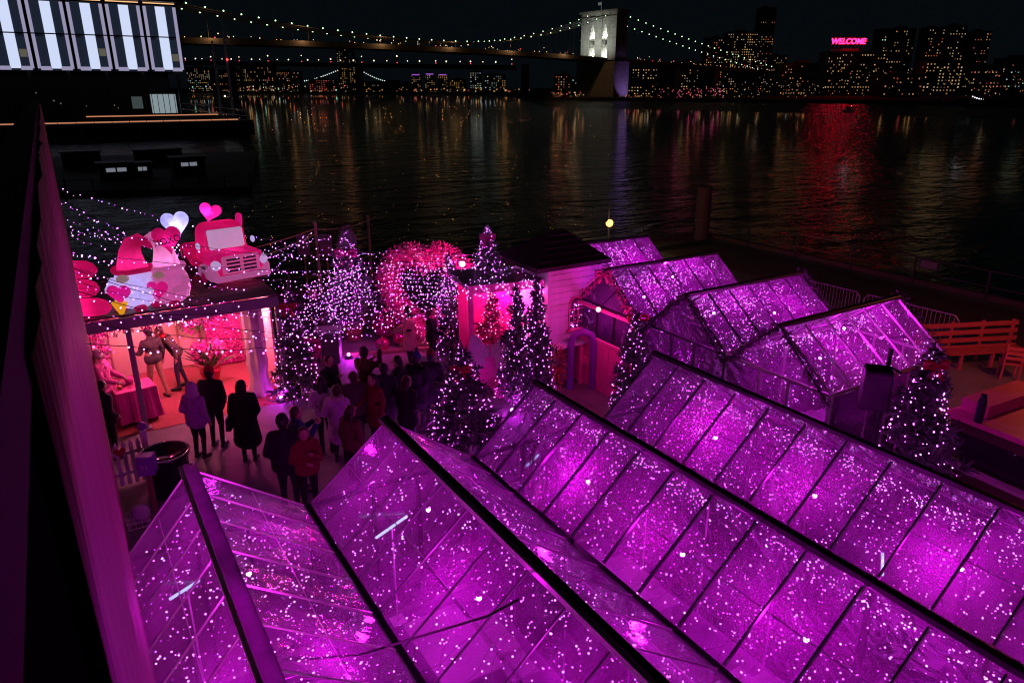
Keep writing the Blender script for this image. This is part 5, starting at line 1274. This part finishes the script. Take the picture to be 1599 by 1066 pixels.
# unseen lantern added out of view to light the right corner
t = thing('unseen_lantern', 'unseen amber lantern added right of the counter booth to light the corner', 'lamp', (18.6, 5.6, 0)); MB().tube([(0, 0, 0), (0, 0, 3.4)], .05, 8).build('post', M_DKPL, t)
MB().box((0, 0, 3.5), (.2, .2, .24)).build('lantern', emat('amber_glass', (1, .32, .1), 14), t); MB().box((0, 0, 3.66), (.28, .28, .05)).build('cap', M_DKPL, t); lamp('corner_fill_light', (-.25, 0, 3.3), (1, .15, .08), 200, .12, t)
# loudspeaker on a stand
q = Vector((10.35, 5.85, 0)); sz_ = atv(1365, 612, q.y)
t = thing('speaker_stand', 'tall black pole stand beside the loudspeaker', 'stand', (10.55, 5.8, 0))
MB().tube([(0, 0, 0), (0, 0, 3.25)], .035, 8).build('pole', M_DKPL, t)
for k in range(3):
    a = k*2.094+.4; MB().tube([(0, 0, .7), (.5*math.cos(a), .5*math.sin(a), .02)], .018, 6).build('leg', M_DKPL, t)
t = thing('loudspeaker', 'black loudspeaker box hung on the pole stand by the large fir', 'loudspeaker', (10.22, 5.75, 2.35), FACE+R(-20))
MB().box((0, 0, .34), (.42, .38, .66), taper=.94).build('cabinet', mat('speaker_black', (.012, .012, .016), .55), t, bevel=.03); MB().box((0, -.195, .34), (.34, .012, .56)).build('grille', M_DKPL, t)
MB().tube([(0, .1, .66), (.2, .1, .66), (.33, .05, .6)], .02, 6).build('bracket', M_DKPL, t)
# garlands on the back cabins
for k, v in enumerate(VB):
    if k == 0: continue
    m = M_PTIN if k == 1 else M_NEEDLE
    lab = {1: 'pink tinsel garland round the gable of the pink cabin', 2: 'dark fir garland on the near gable of the middle back cabin', 3: 'dark fir garland on the near gable of the cabin by the bench'}[k]
    garland('gable_garland', lab, [(10.5, v-1.2, 1.95), (10.5, v, 3.08), (10.5, v+1.2, 1.95)], .08, 650, m, .08, 30+k)
    if k > 1: garland('gable_garland', {2: 'green fir garland on the river side gable of the middle back cabin', 3: 'green fir garland on the river side gable of the cabin by the bench'}[k], [(14.2, v-1.2, 2.0), (14.2, v, 3.06), (14.2, v+1.2, 2.0)], .09, 700, M_NEEDLE, .09, 40+k)
for k, (u, v, z, s) in enumerate(((10.4, 11.45, 2.25, .24), (10.42, 12.75, 3.0, .2))):
    t = thing('ribbon_bow', ['red ribbon bow on the garland between the back cabins', 'pink ribbon bow on top of the pink gable'][k], 'bow', (u, v, z), FACE); bow(t, (0, 0, 0), s, M_RED if k == 0 else M_PTIN)
gp = thing('pink_gable_boards', 'hot pink boarded front under the gable of the pink cabin', 'panel', (10.46, 11.6, 0))
for i in range(11): MB().box((-.02, .1+i*.21, .62), (.03, .2, 1.24)).build('board', M_PW, gp)
for z in (1.3, 2.08): MB().box((-.03, 1.15, z), (.06, 2.3, .07)).build('rail', M_PINK, gp)
t = thing('pink_globe_lamp', 'pink globe lamp before the pink gabled cabin', 'lamp', (9.95, 12.3, 2.3)); MB().ball((0, 0, 0), .05, 8, 6).build('globe', MATS['pink_flood_bulb'], t); MB().tube([(0, 0, 0), (.5, 0, .35)], .012, 5).build('arm', M_WIRE, t); lamp('pink_gable_light', (-.1, 0, -.12), (1, .02, .36), 30, .08, t)

# ------------------------------------------------------------------ furniture in the cabins
M_TBL = mat('cabin_table_white', (.22, .20, .22), .4)
M_CUSH = mat('dark_cushion', (.05, .03, .06), .9); M_FUR = mat('cream_fur', (.26, .22, .24), .95, bump=.03, bscale=30)
def dining(label_t, label_a, label_b, u, v, rz=0):
    t = thing('dining_table', label_t, 'table', (u, v, 0), rz, 'tables in the cabins')
    MB().box((0, 0, .73), (.75, 1.25, .04)).build('tabletop', M_TBL, t, bevel=.01)
    for sx in (-1, 1):
        for sy in (-1, 1): MB().beam((sx*.22, sy*.48, .71), (sx*.32, sy*.54, 0), .05).build('leg', M_TBL, t)
    for s_, lb in ((-1, label_a), (1, label_b)):
        M_ = Matrix.Translation((u, v, 0)) @ Matrix.Rotation(rz, 4, 'Z'); p = M_ @ Vector((s_*.68, 0, 0))
        b = thing('cushioned_bench', lb, 'bench', p, rz, 'benches in the cabins')
        MB().box((0, 0, .41), (.38, 1.25, .04)).build('seat', M_TBL, b)
        for sy in (-1, 1): MB().box((0, sy*.5, .19), (.34, .05, .38)).build('leg', M_TBL, b)
        MB().box((0, .1, .47), (.36, .7, .08)).build('cushion', M_CUSH if s_ < 0 else M_FUR, b, bevel=.03)
names = ['cabin against the terrace wall', 'second front cabin', 'third front cabin', 'rightmost front cabin']
for k in range(4):
    for j, v in enumerate((6.3, 3.6)):
        w = 'far' if j == 0 else 'near'
        dining('pale dining table at the %s end of the %s' % (w, names[k]), 'dark cushioned bench left of the %s table in the %s' % (w, names[k]), 'pale cushioned bench right of the %s table in the %s' % (w, names[k]), RIDG[k]+(.15 if k == 0 else 0), v)
names2 = ['farthest back cabin', 'pink gabled cabin', 'middle back cabin', 'cabin by the orange bench']
for k in range(4):
    dining('pale dining table in the %s' % names2[k], 'dark cushioned bench on the plaza side in the %s' % names2[k], 'pale cushioned bench on the river side in the %s' % names2[k], 12.5, VB[k], R(90) if k % 2 else 0)
rug = MB().box((4.4, 3.4, .006), (8.9, 9.1, .006)).build('cabin_carpet', mat('glow_tinted_carpet', (.17, .06, .18), .95, var=.7, scale=2)); tag(rug, 'dark carpet under the front row of cabins with the violet glow put into its colour', 'carpet')  # violet glow and dark interior blotches put into the carpet's colour
# loose cable across the cabin roofs
cbp = [at(430, 1062, 2.75), at(600, 1010, 2.3), at(760, 962, 2.9), at(810, 935, 3.06)]
o = MB().tube(cbp, .012, 5).build('roof_cable', M_WIRE); tag(o, 'black cable slung across the first two cabin roofs', 'cable')
# glowing tubes on stands, added to stand in for cool white reflections
M_GLINT = emat('cool_glint', (.42, .62, 1), 1.6)
for x, y, dx, dy, lab in ((612, 822, .55, .25, 'added glowing tube for the cool glint in the second front cabin'), (828, 722, .5, .28, 'added glowing tube for the cool glint in the third front cabin'), (292, 918, .4, .2, 'added glowing tube for the cool glint in the cabin against the terrace wall'), (1378, 880, .4, .25, 'added glowing tube for the cool glint in the rightmost front cabin')):
    q = at(x, y, 1.55); t = thing('glint_tube', lab, 'lamp', (q.x, q.y, 0)); MB().tube([(-dx/2, -dy/2, 1.55), (dx/2, dy/2, 1.55)], .018, 8).build('tube', M_GLINT, t); MB().tube([(0, 0, 0), (0, 0, 1.54)], .012, 5).build('stand', M_WHITEP, t)
    MB().box((0, 0, .01), (.2, .2, .02)).build('foot', M_WHITEP, t)
a = at(540, 557, 0); b_ = at(735, 541, 0)
o = MB().beam((0, 0, .05), (b_.x-a.x, b_.y-a.y, .05), .12, .09).build('timber_kerb', M_WOOD, loc=(a.x, a.y, 0)); tag(o, 'low timber kerb along the back of the plaza', 'kerb')
# ================================================================== PEOPLE
SKIN = mat('skin', (.42, .24, .17), .55, var=.08); SKIN2 = mat('skin_deep', (.20, .11, .075), .55, var=.08)
def cmat(n, c, r=.85, b=.006): return mat('cloth_'+n, c, r, var=.25, scale=9, bump=b, bscale=30)
def capsule(mb, p0, p1, r0, r1, n=10):
    p0, p1 = Vector(p0), Vector(p1); d = p1-p0; L_ = d.length; d = d.normalized() if L_ > 1e-6 else Vector((0, 0, 1))
    pts = []; rs = []
    for k in range(4): a = math.pi/2*(k+.3)/4; pts.append(p0-d*r0*math.cos(a)); rs.append(r0*math.sin(a))
    for k in range(5): pts.append(p0.lerp(p1, k/4)); rs.append(r0+(r1-r0)*k/4)
    for k in range(4): a = math.pi/2*(3.7-k)/4; pts.append(p1+d*r1*math.cos(a)); rs.append(r1*math.sin(a))
    mb.tube(pts, rs, n)
def blob(name, caps, mats, parent, vox=.016, smooth=3):
    """union of tapered limbs as one continuous skin; each face takes the material of its nearest limb"""
    mb = MB()
    for c in caps: capsule(mb, c[0], c[1], c[2], c[3])
    tmp = bpy.data.objects.new('tmp', mb.mesh('tmp', SKIN)); COL.objects.link(tmp)
    m = tmp.modifiers.new('r', 'REMESH'); m.mode = 'VOXEL'; m.voxel_size = vox
    if smooth: s = tmp.modifiers.new('s', 'SMOOTH'); s.iterations = smooth; s.factor = .5
    dg = bpy.context.evaluated_depsgraph_get(); me = bpy.data.meshes.new_from_object(tmp.evaluated_get(dg))
    bpy.data.objects.remove(tmp); me.name = name; me.materials.clear()
    for x in mats: me.materials.append(x)
    if len(mats) > 1 and len(me.polygons):
        n = len(me.polygons); ce = np.empty(n*3); me.polygons.foreach_get('center', ce); ce = ce.reshape(n, 3); best = np.full(n, 1e9); idx = np.zeros(n, int)
        for c in caps:
            a = np.array(c[0]); b = np.array(c[1]); d = b-a; L2 = d@d+1e-12; t = np.clip(((ce-a)@d)/L2, 0, 1)
            ds = np.linalg.norm(ce-(a+t[:, None]*d), axis=1)-(c[2]+(c[3]-c[2])*t); k = ds < best; best[k] = ds[k]; idx[k] = c[4]
        me.polygons.foreach_set('material_index', idx.tolist())
    me.polygons.foreach_set('use_smooth', [True]*len(me.polygons))
    return link(name, me, parent)
ARMS = {'down': ((.25, .03, 1.14), (.26, -.06, .90)), 'pocket': ((.27, .06, 1.16), (.17, -.12, .98)), 'phone': ((.24, -.14, 1.18), (.10, -.34, 1.36)),
        'forward': ((.24, -.10, 1.16), (.16, -.36, 1.08)), 'cross': ((.25, -.05, 1.15), (.02, -.22, 1.14)), 'up': ((.30, -.12, 1.40), (.20, -.26, 1.64)), 'hip': ((.34, .06, 1.16), (.20, -.03, 1.0))}
def person(label, loc, h, rz, coat, legs='black', arms=('down', 'down'), hair=('brown', 'short'), hem=.86, lean=0.0, stride=0.0, skin=0, hat=None, shoe='boot', bulk=1.0, head=(0.0, 0.0), hood=None, skirt=1.0, bag=None, scarf=None):
    t = thing('person', label, 'person', loc, rz); k = h/1.75; t.scale = (k, k, k)
    sk = (SKIN, SKIN2)[skin]; ml = cmat(legs[0] if isinstance(legs, tuple) else legs, CL[legs]); ms = cmat('shoe_'+shoe, {'boot': (.02, .018, .018), 'white': (.5, .5, .5), 'tan': (.2, .11, .05)}[shoe], .5)
    def L(p):                                     # lean the upper body forward about the hips
        x, y, z = p
        if z > .95: a = lean; dz = z-.95; return (x, y*math.cos(a)-dz*math.sin(a), .95+dz*math.cos(a)+y*math.sin(a)*.3)
        return p
    cp = []; B = bulk
    add = lambda a, b, r0, r1, m: cp.append((L(a), L(b), r0, r1, m))
    add((-.07, 0, .97), (.07, 0, .97), .125*B, .125*B, 1); add((-.06, 0, 1.1), (.06, 0, 1.1), .115*B, .115*B, 1); add((-.10, 0, 1.34), (.10, 0, 1.34), .12*B, .12*B, 1); add((0, 0, 1.0), (0, 0, 1.3), .14*B, .15*B, 1)
    add((0, 0, 1.42), (0, -.015, 1.54), .058, .055, 0)
    hx = Vector((math.sin(head[0])*.02, -.03, 1.635))
    hd = L(hx); fr = Vector((math.sin(head[0]), -math.cos(head[0]), head[1])).normalized(); sd_ = Vector((fr.y, -fr.x, 0)).normalized()
    hdv = Vector(hd)
    cp.append((hdv+Vector((0, 0, -.03)), hdv+Vector((0, 0, .035)), .085, .09, 0)); cp.append((hdv+fr*.03+Vector((0, 0, -.07)), hdv+fr*.035+Vector((0, 0, -.06)), .055, .055, 0))
    cp.append((hdv+fr*.085+Vector((0, 0, .01)), hdv+fr*.108+Vector((0, 0, -.022)), .011, .016, 0))
    for s in (-1, 1):
        cp.append((hdv+sd_*s*.088+Vector((0, 0, .015)), hdv+sd_*s*.092+Vector((0, 0, -.022)), .014, .012, 0))
        st_ = stride*s
        add((s*.085, 0, .93), (s*.10, -.02-st_*.5, .52), .092*B, .064, 1); add((s*.10, -.02-st_*.5, .52), (s*.10, .03-st_, .11), .06, .042, 1)
        add((s*.10, .03-st_, .07), (s*.11, -.14-st_, .042), .05, .042, 2); add((s*.10, .05-st_, .05), (s*.10, .0-st_, .06), .046, .05, 2)
        e, w = ARMS[arms[0 if s < 0 else 1]]; e = (s*e[0], e[1], e[2]); w = (s*w[0] if abs(w[0]) > .05 else s*w[0], w[1], w[2])
        add((s*.175, 0, 1.42), e, .055, .045, 1); add(e, w, .043, .03, 1)
        E_, W_ = Vector(L(e)), Vector(L(w)); d = (W_-E_).normalized(); up = Vector((0, 0, 1)); si = d.cross(up)
        if si.length < .2: si = Vector((1, 0, 0))*s
        si.normalize(); nn = si.cross(d)
        palm = W_+d*.075; cp.append((W_, palm, .028, .036, 0))
        for f in range(4):
            off = si*((f-1.5)*.020); ln = (.055, .07, .065, .05)[f]; kn = palm+off+d*.03; cp.append((palm+off, kn, .0115, .0110, 0)); cp.append((kn, kn+d*ln*.55-nn*ln*.45, .0110, .0095, 0))
        cp.append((W_+d*.03-si*s*.02, W_+d*.075-si*s*.058, .014, .011, 0))
    blob('body', cp, [sk, ml, ms], t, .0125, 2)
    # coat: slightly larger shell over torso and sleeves, with a skirt to the hem
    cc = []; a2 = lambda a, b, r0, r1, m=0: cc.append((L(a), L(b), r0, r1, m))
    a2((-.07, 0, 1.0), (.07, 0, 1.0), .15*B, .15*B); a2((-.10, 0, 1.36), (.10, 0, 1.36), .135*B, .135*B); a2((0, 0, .98), (0, 0, 1.33), .148*B, .160*B); a2((-.14, 0, 1.40), (.14, 0, 1.40), .085*B, .085*B); a2((0, .01, 1.44), (0, 0, 1.50), .085, .075)
    z = .98; n = max(1, int((.98-hem)/.1))
    for i in range(n):
        z1 = .98-(i+1)*(.98-hem)/n; r_ = (.122+.05*(i+1)/n*skirt*min(1, n/3))*B
        cc.append(((-.08, 0, z1+.08), (.08, 0, z1+.08), r_, r_, 0)); cc.append(((0, 0, z1+.08), (0, .02, z1+.12), r_*1.1, r_*1.1, 0))
    for s in (-1, 1):
        e, w = ARMS[arms[0 if s < 0 else 1]]; e = (s*e[0], e[1], e[2]); w = (s*w[0], w[1], w[2])
        a2((s*.18, 0, 1.42), e, .078*B, .066*B); w2 = tuple(Vector(e).lerp(Vector(w), .93)); a2(e, w2, .064*B, .052*B)
    blob('coat', cc, [cmat(coat, CL[coat])], t, .018, 3)
    hc_ = cmat('hair_'+hair[0], {'brown': (.045, .022, .012), 'black': (.010, .008, .008), 'blond': (.45, .32, .16)}[hair[0]], .5, .004)
    hs = [(hdv-fr*.018+Vector((0, 0, .02)), hdv-fr*.02+Vector((0, 0, .045)), .100, .098, 0), (hdv-fr*.05+Vector((0, 0, -.03)), hdv-fr*.045+Vector((0, 0, .02)), .075, .08, 0)]
    if hair[1] == 'long':
        for s in (-1, 0, 1): hs.append((hdv-fr*.06+sd_*s*.05, hdv-fr*(.10)+sd_*s*.07+Vector((0, 0, -.26)), .06, .04, 0))
    if hair[1] == 'bun': hs.append((hdv-fr*.03+Vector((0, 0, .14)), hdv-fr*.03+Vector((0, 0, .16)), .055, .05, 0))
    blob('hair', hs, [hc_], t, .016, 2)
    if hat:
        ht = [(hdv-fr*.01+Vector((0, 0, .045)), hdv-fr*.015+Vector((0, 0, .085)), .108, .095, 0)]
        if hat[1] == 'pom': ht.append((hdv+Vector((0, 0, .21)), hdv+Vector((0, 0, .22)), .045, .045, 0))
        if hat[1] == 'cap': ht.append((hdv+fr*.10+Vector((0, 0, .05)), hdv+fr*.16+Vector((0, 0, .04)), .055, .045, 0))
        blob('hat', ht, [cmat(hat[0], CL[hat[0]])], t, .016, 2)
    if hood:
        hq = []
        for a in range(8):
            x = math.cos(a*.7854); y = math.sin(a*.7854); c_ = Vector(L((x*.115, y*.10+.01, 1.50))); d_ = Vector(L((math.cos((a+1)*.7854)*.115, math.sin((a+1)*.7854)*.10+.01, 1.50))); hq.append((c_, d_, .05, .05, 0))
        if hood[1] == 'up': hq += [(hdv-fr*.03+Vector((0, 0, -.05)), hdv-fr*.03+Vector((0, 0, .06)), .128, .12, 0)]
        blob('hood', hq, [cmat(hood[0], CL[hood[0]], .95, .02)], t, .018, 2)
    if scarf: blob('scarf', [(L((-.05, -.02, 1.49)), L((.05, -.02, 1.49)), .085, .085, 0), (L((.04, -.13, 1.45)), L((.06, -.17, 1.2)), .04, .045, 0)], [cmat(scarf, CL[scarf])], t, .018, 1)
    if bag:
        o = MB().box((.30, .02, .88), (.10, .30, .26), taper=.85).build('shoulder_bag', cmat(bag, CL[bag]), t, bevel=.02)
        MB().tube([(.27, .08, 1.0), (.1, .14, 1.3), (-.12, .02, 1.47)], .014, 5).build('strap', cmat(bag, CL[bag]), o)
    return t
CL = {'black': (.012, .012, .014), 'charcoal': (.03, .03, .035), 'pink': (.85, .12, .42), 'salmon': (.85, .38, .33), 'purple': (.42, .16, .52), 'lilac': (.62, .38, .66), 'white': (.62, .60, .62), 'olive': (.07, .065, .04), 'khaki': (.36, .24, .12), 'denim': (.05, .06, .10), 'brown': (.10, .045, .025), 'red': (.5, .02, .03), 'maroon': (.18, .012, .02), 'blue': (.03, .05, .16), 'cream': (.6, .52, .45), 'sequin': (.05, .045, .04)}
TC = lambda x, y: YAW + 0.0
def face(deg): return FACE + R(deg)     # 0: towards the camera, 180: away, +: turned to its own left
def P_(label, x, y, h, deg, *a, **k):
    q = at(x, y, 0); return person(label, (q.x, q.y, k.pop('z', .006)), h, face(deg), *a, **k)
P_('person in a fluffy pink coat and pale trousers at the stall table', 174, 662, 1.72, 95, 'pink', 'cream', ('forward', 'forward'), ('blond', 'long'), .78, skirt=.6, hat=('white', 'beanie'), shoe='white', bulk=1.15)
P_('person in a shiny patterned jacket and khaki trousers with hair in a bun', 250, 620, 1.78, -120, 'sequin', 'khaki', ('down', 'forward'), ('black', 'bun'), .9, stride=.16, shoe='boot', bulk=.95)
P_('person in olive jacket and jeans leaning into the stall flowers', 285, 606, 1.74, -60, 'olive', 'denim', ('forward', 'down'), ('brown', 'short'), .88, lean=.45, stride=.1, scarf='red', bulk=.92)
P_('person in a purple hooded coat seen from behind before the stall', 316, 715, 1.62, 165, 'purple', 'black', ('down', 'pocket'), ('black', 'short'), .80, hood=('lilac', 'up'), bulk=1.12)
P_('person in dark jacket and red hat facing the stall', 343, 697, 1.76, 175, 'black', 'black', ('pocket', 'down'), ('black', 'short'), .86, hat=('red', 'beanie'), bulk=1.1)
P_('person in a long black coat with a shoulder bag watching the stall', 392, 720, 1.74, 185, 'black', 'black', ('pocket', 'down'), ('black', 'long'), .42, skirt=1.1, bag='charcoal', bulk=1.12)
P_('dark haired person in a white long sleeved top and black trousers', 512, 708, 1.68, -150, 'white', 'black', ('down', 'cross'), ('black', 'long'), .96, bulk=.92)
P_('person in a lilac puffy coat with a thick pale hood', 535, 722, 1.66, 170, 'lilac', 'black', ('pocket', 'pocket'), ('brown', 'short'), .55, hood=('cream', 'down'), bulk=1.12)
P_('person in a dark coat standing behind the white sleeved person', 522, 672, 1.74, 60, 'charcoal', 'black', ('phone', 'down'), ('brown', 'short'), .7)
P_('tall person in a brown coat raising a phone at the arch', 576, 664, 1.84, 150, 'brown', 'black', ('up', 'phone'), ('black', 'short'), .72)
P_('person in a maroon coat with long dark hair in the crowd', 590, 700, 1.66, -40, 'maroon', 'black', ('forward', 'down'), ('black', 'long'), .62)
P_('black haired person in a dark jacket with arms forward in the crowd', 628, 676, 1.78, -95, 'black', 'denim', ('forward', 'forward'), ('black', 'short'), .86, skin=0, bulk=1.1)
P_('person in a blue beanie and black coat right of the crowd', 655, 668, 1.74, 160, 'black', 'black', ('pocket', 'pocket'), ('black', 'short'), .6, hat=('blue', 'pom'), bulk=1.12)
P_('broad person in a black jacket and cap behind the first two cabins', 457, 800, 1.86, 190, 'black', 'black', ('pocket', 'pocket'), ('black', 'short'), .82, hat=('black', 'cap'), bulk=1.2)
P_('person in a dark red hoodie beside the broad person in black', 487, 800, 1.66, 20, 'maroon', 'black', ('cross', 'phone'), ('brown', 'short'), .86, hood=('maroon', 'down'), bulk=1.1)
P_('person with long brown hair in a brown jacket by the second cabin', 556, 760, 1.66, 150, 'brown', 'black', ('pocket', 'down'), ('brown', 'long'), .86, bulk=1.1)
P_('person in a salmon coat looking at a phone by the heart arch', 642, 575, 1.72, -95, 'salmon', 'black', ('forward', 'forward'), ('brown', 'long'), .62)
P_('person in black holding a pink bag by the heart arch', 676, 574, 1.68, 80, 'black', 'black', ('forward', 'forward'), ('brown', 'long'), .8, scarf='pink')
P_('bearded person in a black jacket near the pink steps', 992, 606, 1.80, -100, 'black', 'black', ('pocket', 'forward'), ('black', 'short'), .84, bulk=1.12)
P_('person in dark clothes half hidden by the terrace wall', 180, 716, 1.70, 150, 'black', 'black', ('pocket', 'pocket'), ('black', 'short'), .8)
P_('stallholder in a black jacket behind the grey bin', 497, 545, 1.74, 20, 'black', 'black', ('forward', 'forward'), ('blond', 'short'), .86)
P_('person in a charcoal coat pressed into the middle of the crowd', 606, 686, 1.72, 175, 'charcoal', 'black', ('pocket', 'phone'), ('black', 'short'), .6, bulk=1.1)
P_('person in a dark green jacket between lilac coat and brown coat', 560, 700, 1.70, -170, 'olive', 'black', ('phone', 'pocket'), ('brown', 'short'), .84, bulk=1.1)
P_('person in a black puffy coat at the right front of the crowd', 640, 708, 1.70, 140, 'black', 'denim', ('pocket', 'down'), ('brown', 'long'), .7, bulk=1.15)
P_('person in a navy coat behind the broad person in black', 474, 768, 1.72, 120, 'blue', 'black', ('phone', 'phone'), ('brown', 'short'), .7, bulk=1.05)
P_('person in black with a red beanie beside the wide fir', 676, 660, 1.70, 170, 'charcoal', 'black', ('pocket', 'pocket'), ('black', 'short'), .62, hat=('maroon', 'beanie'), bulk=1.1)
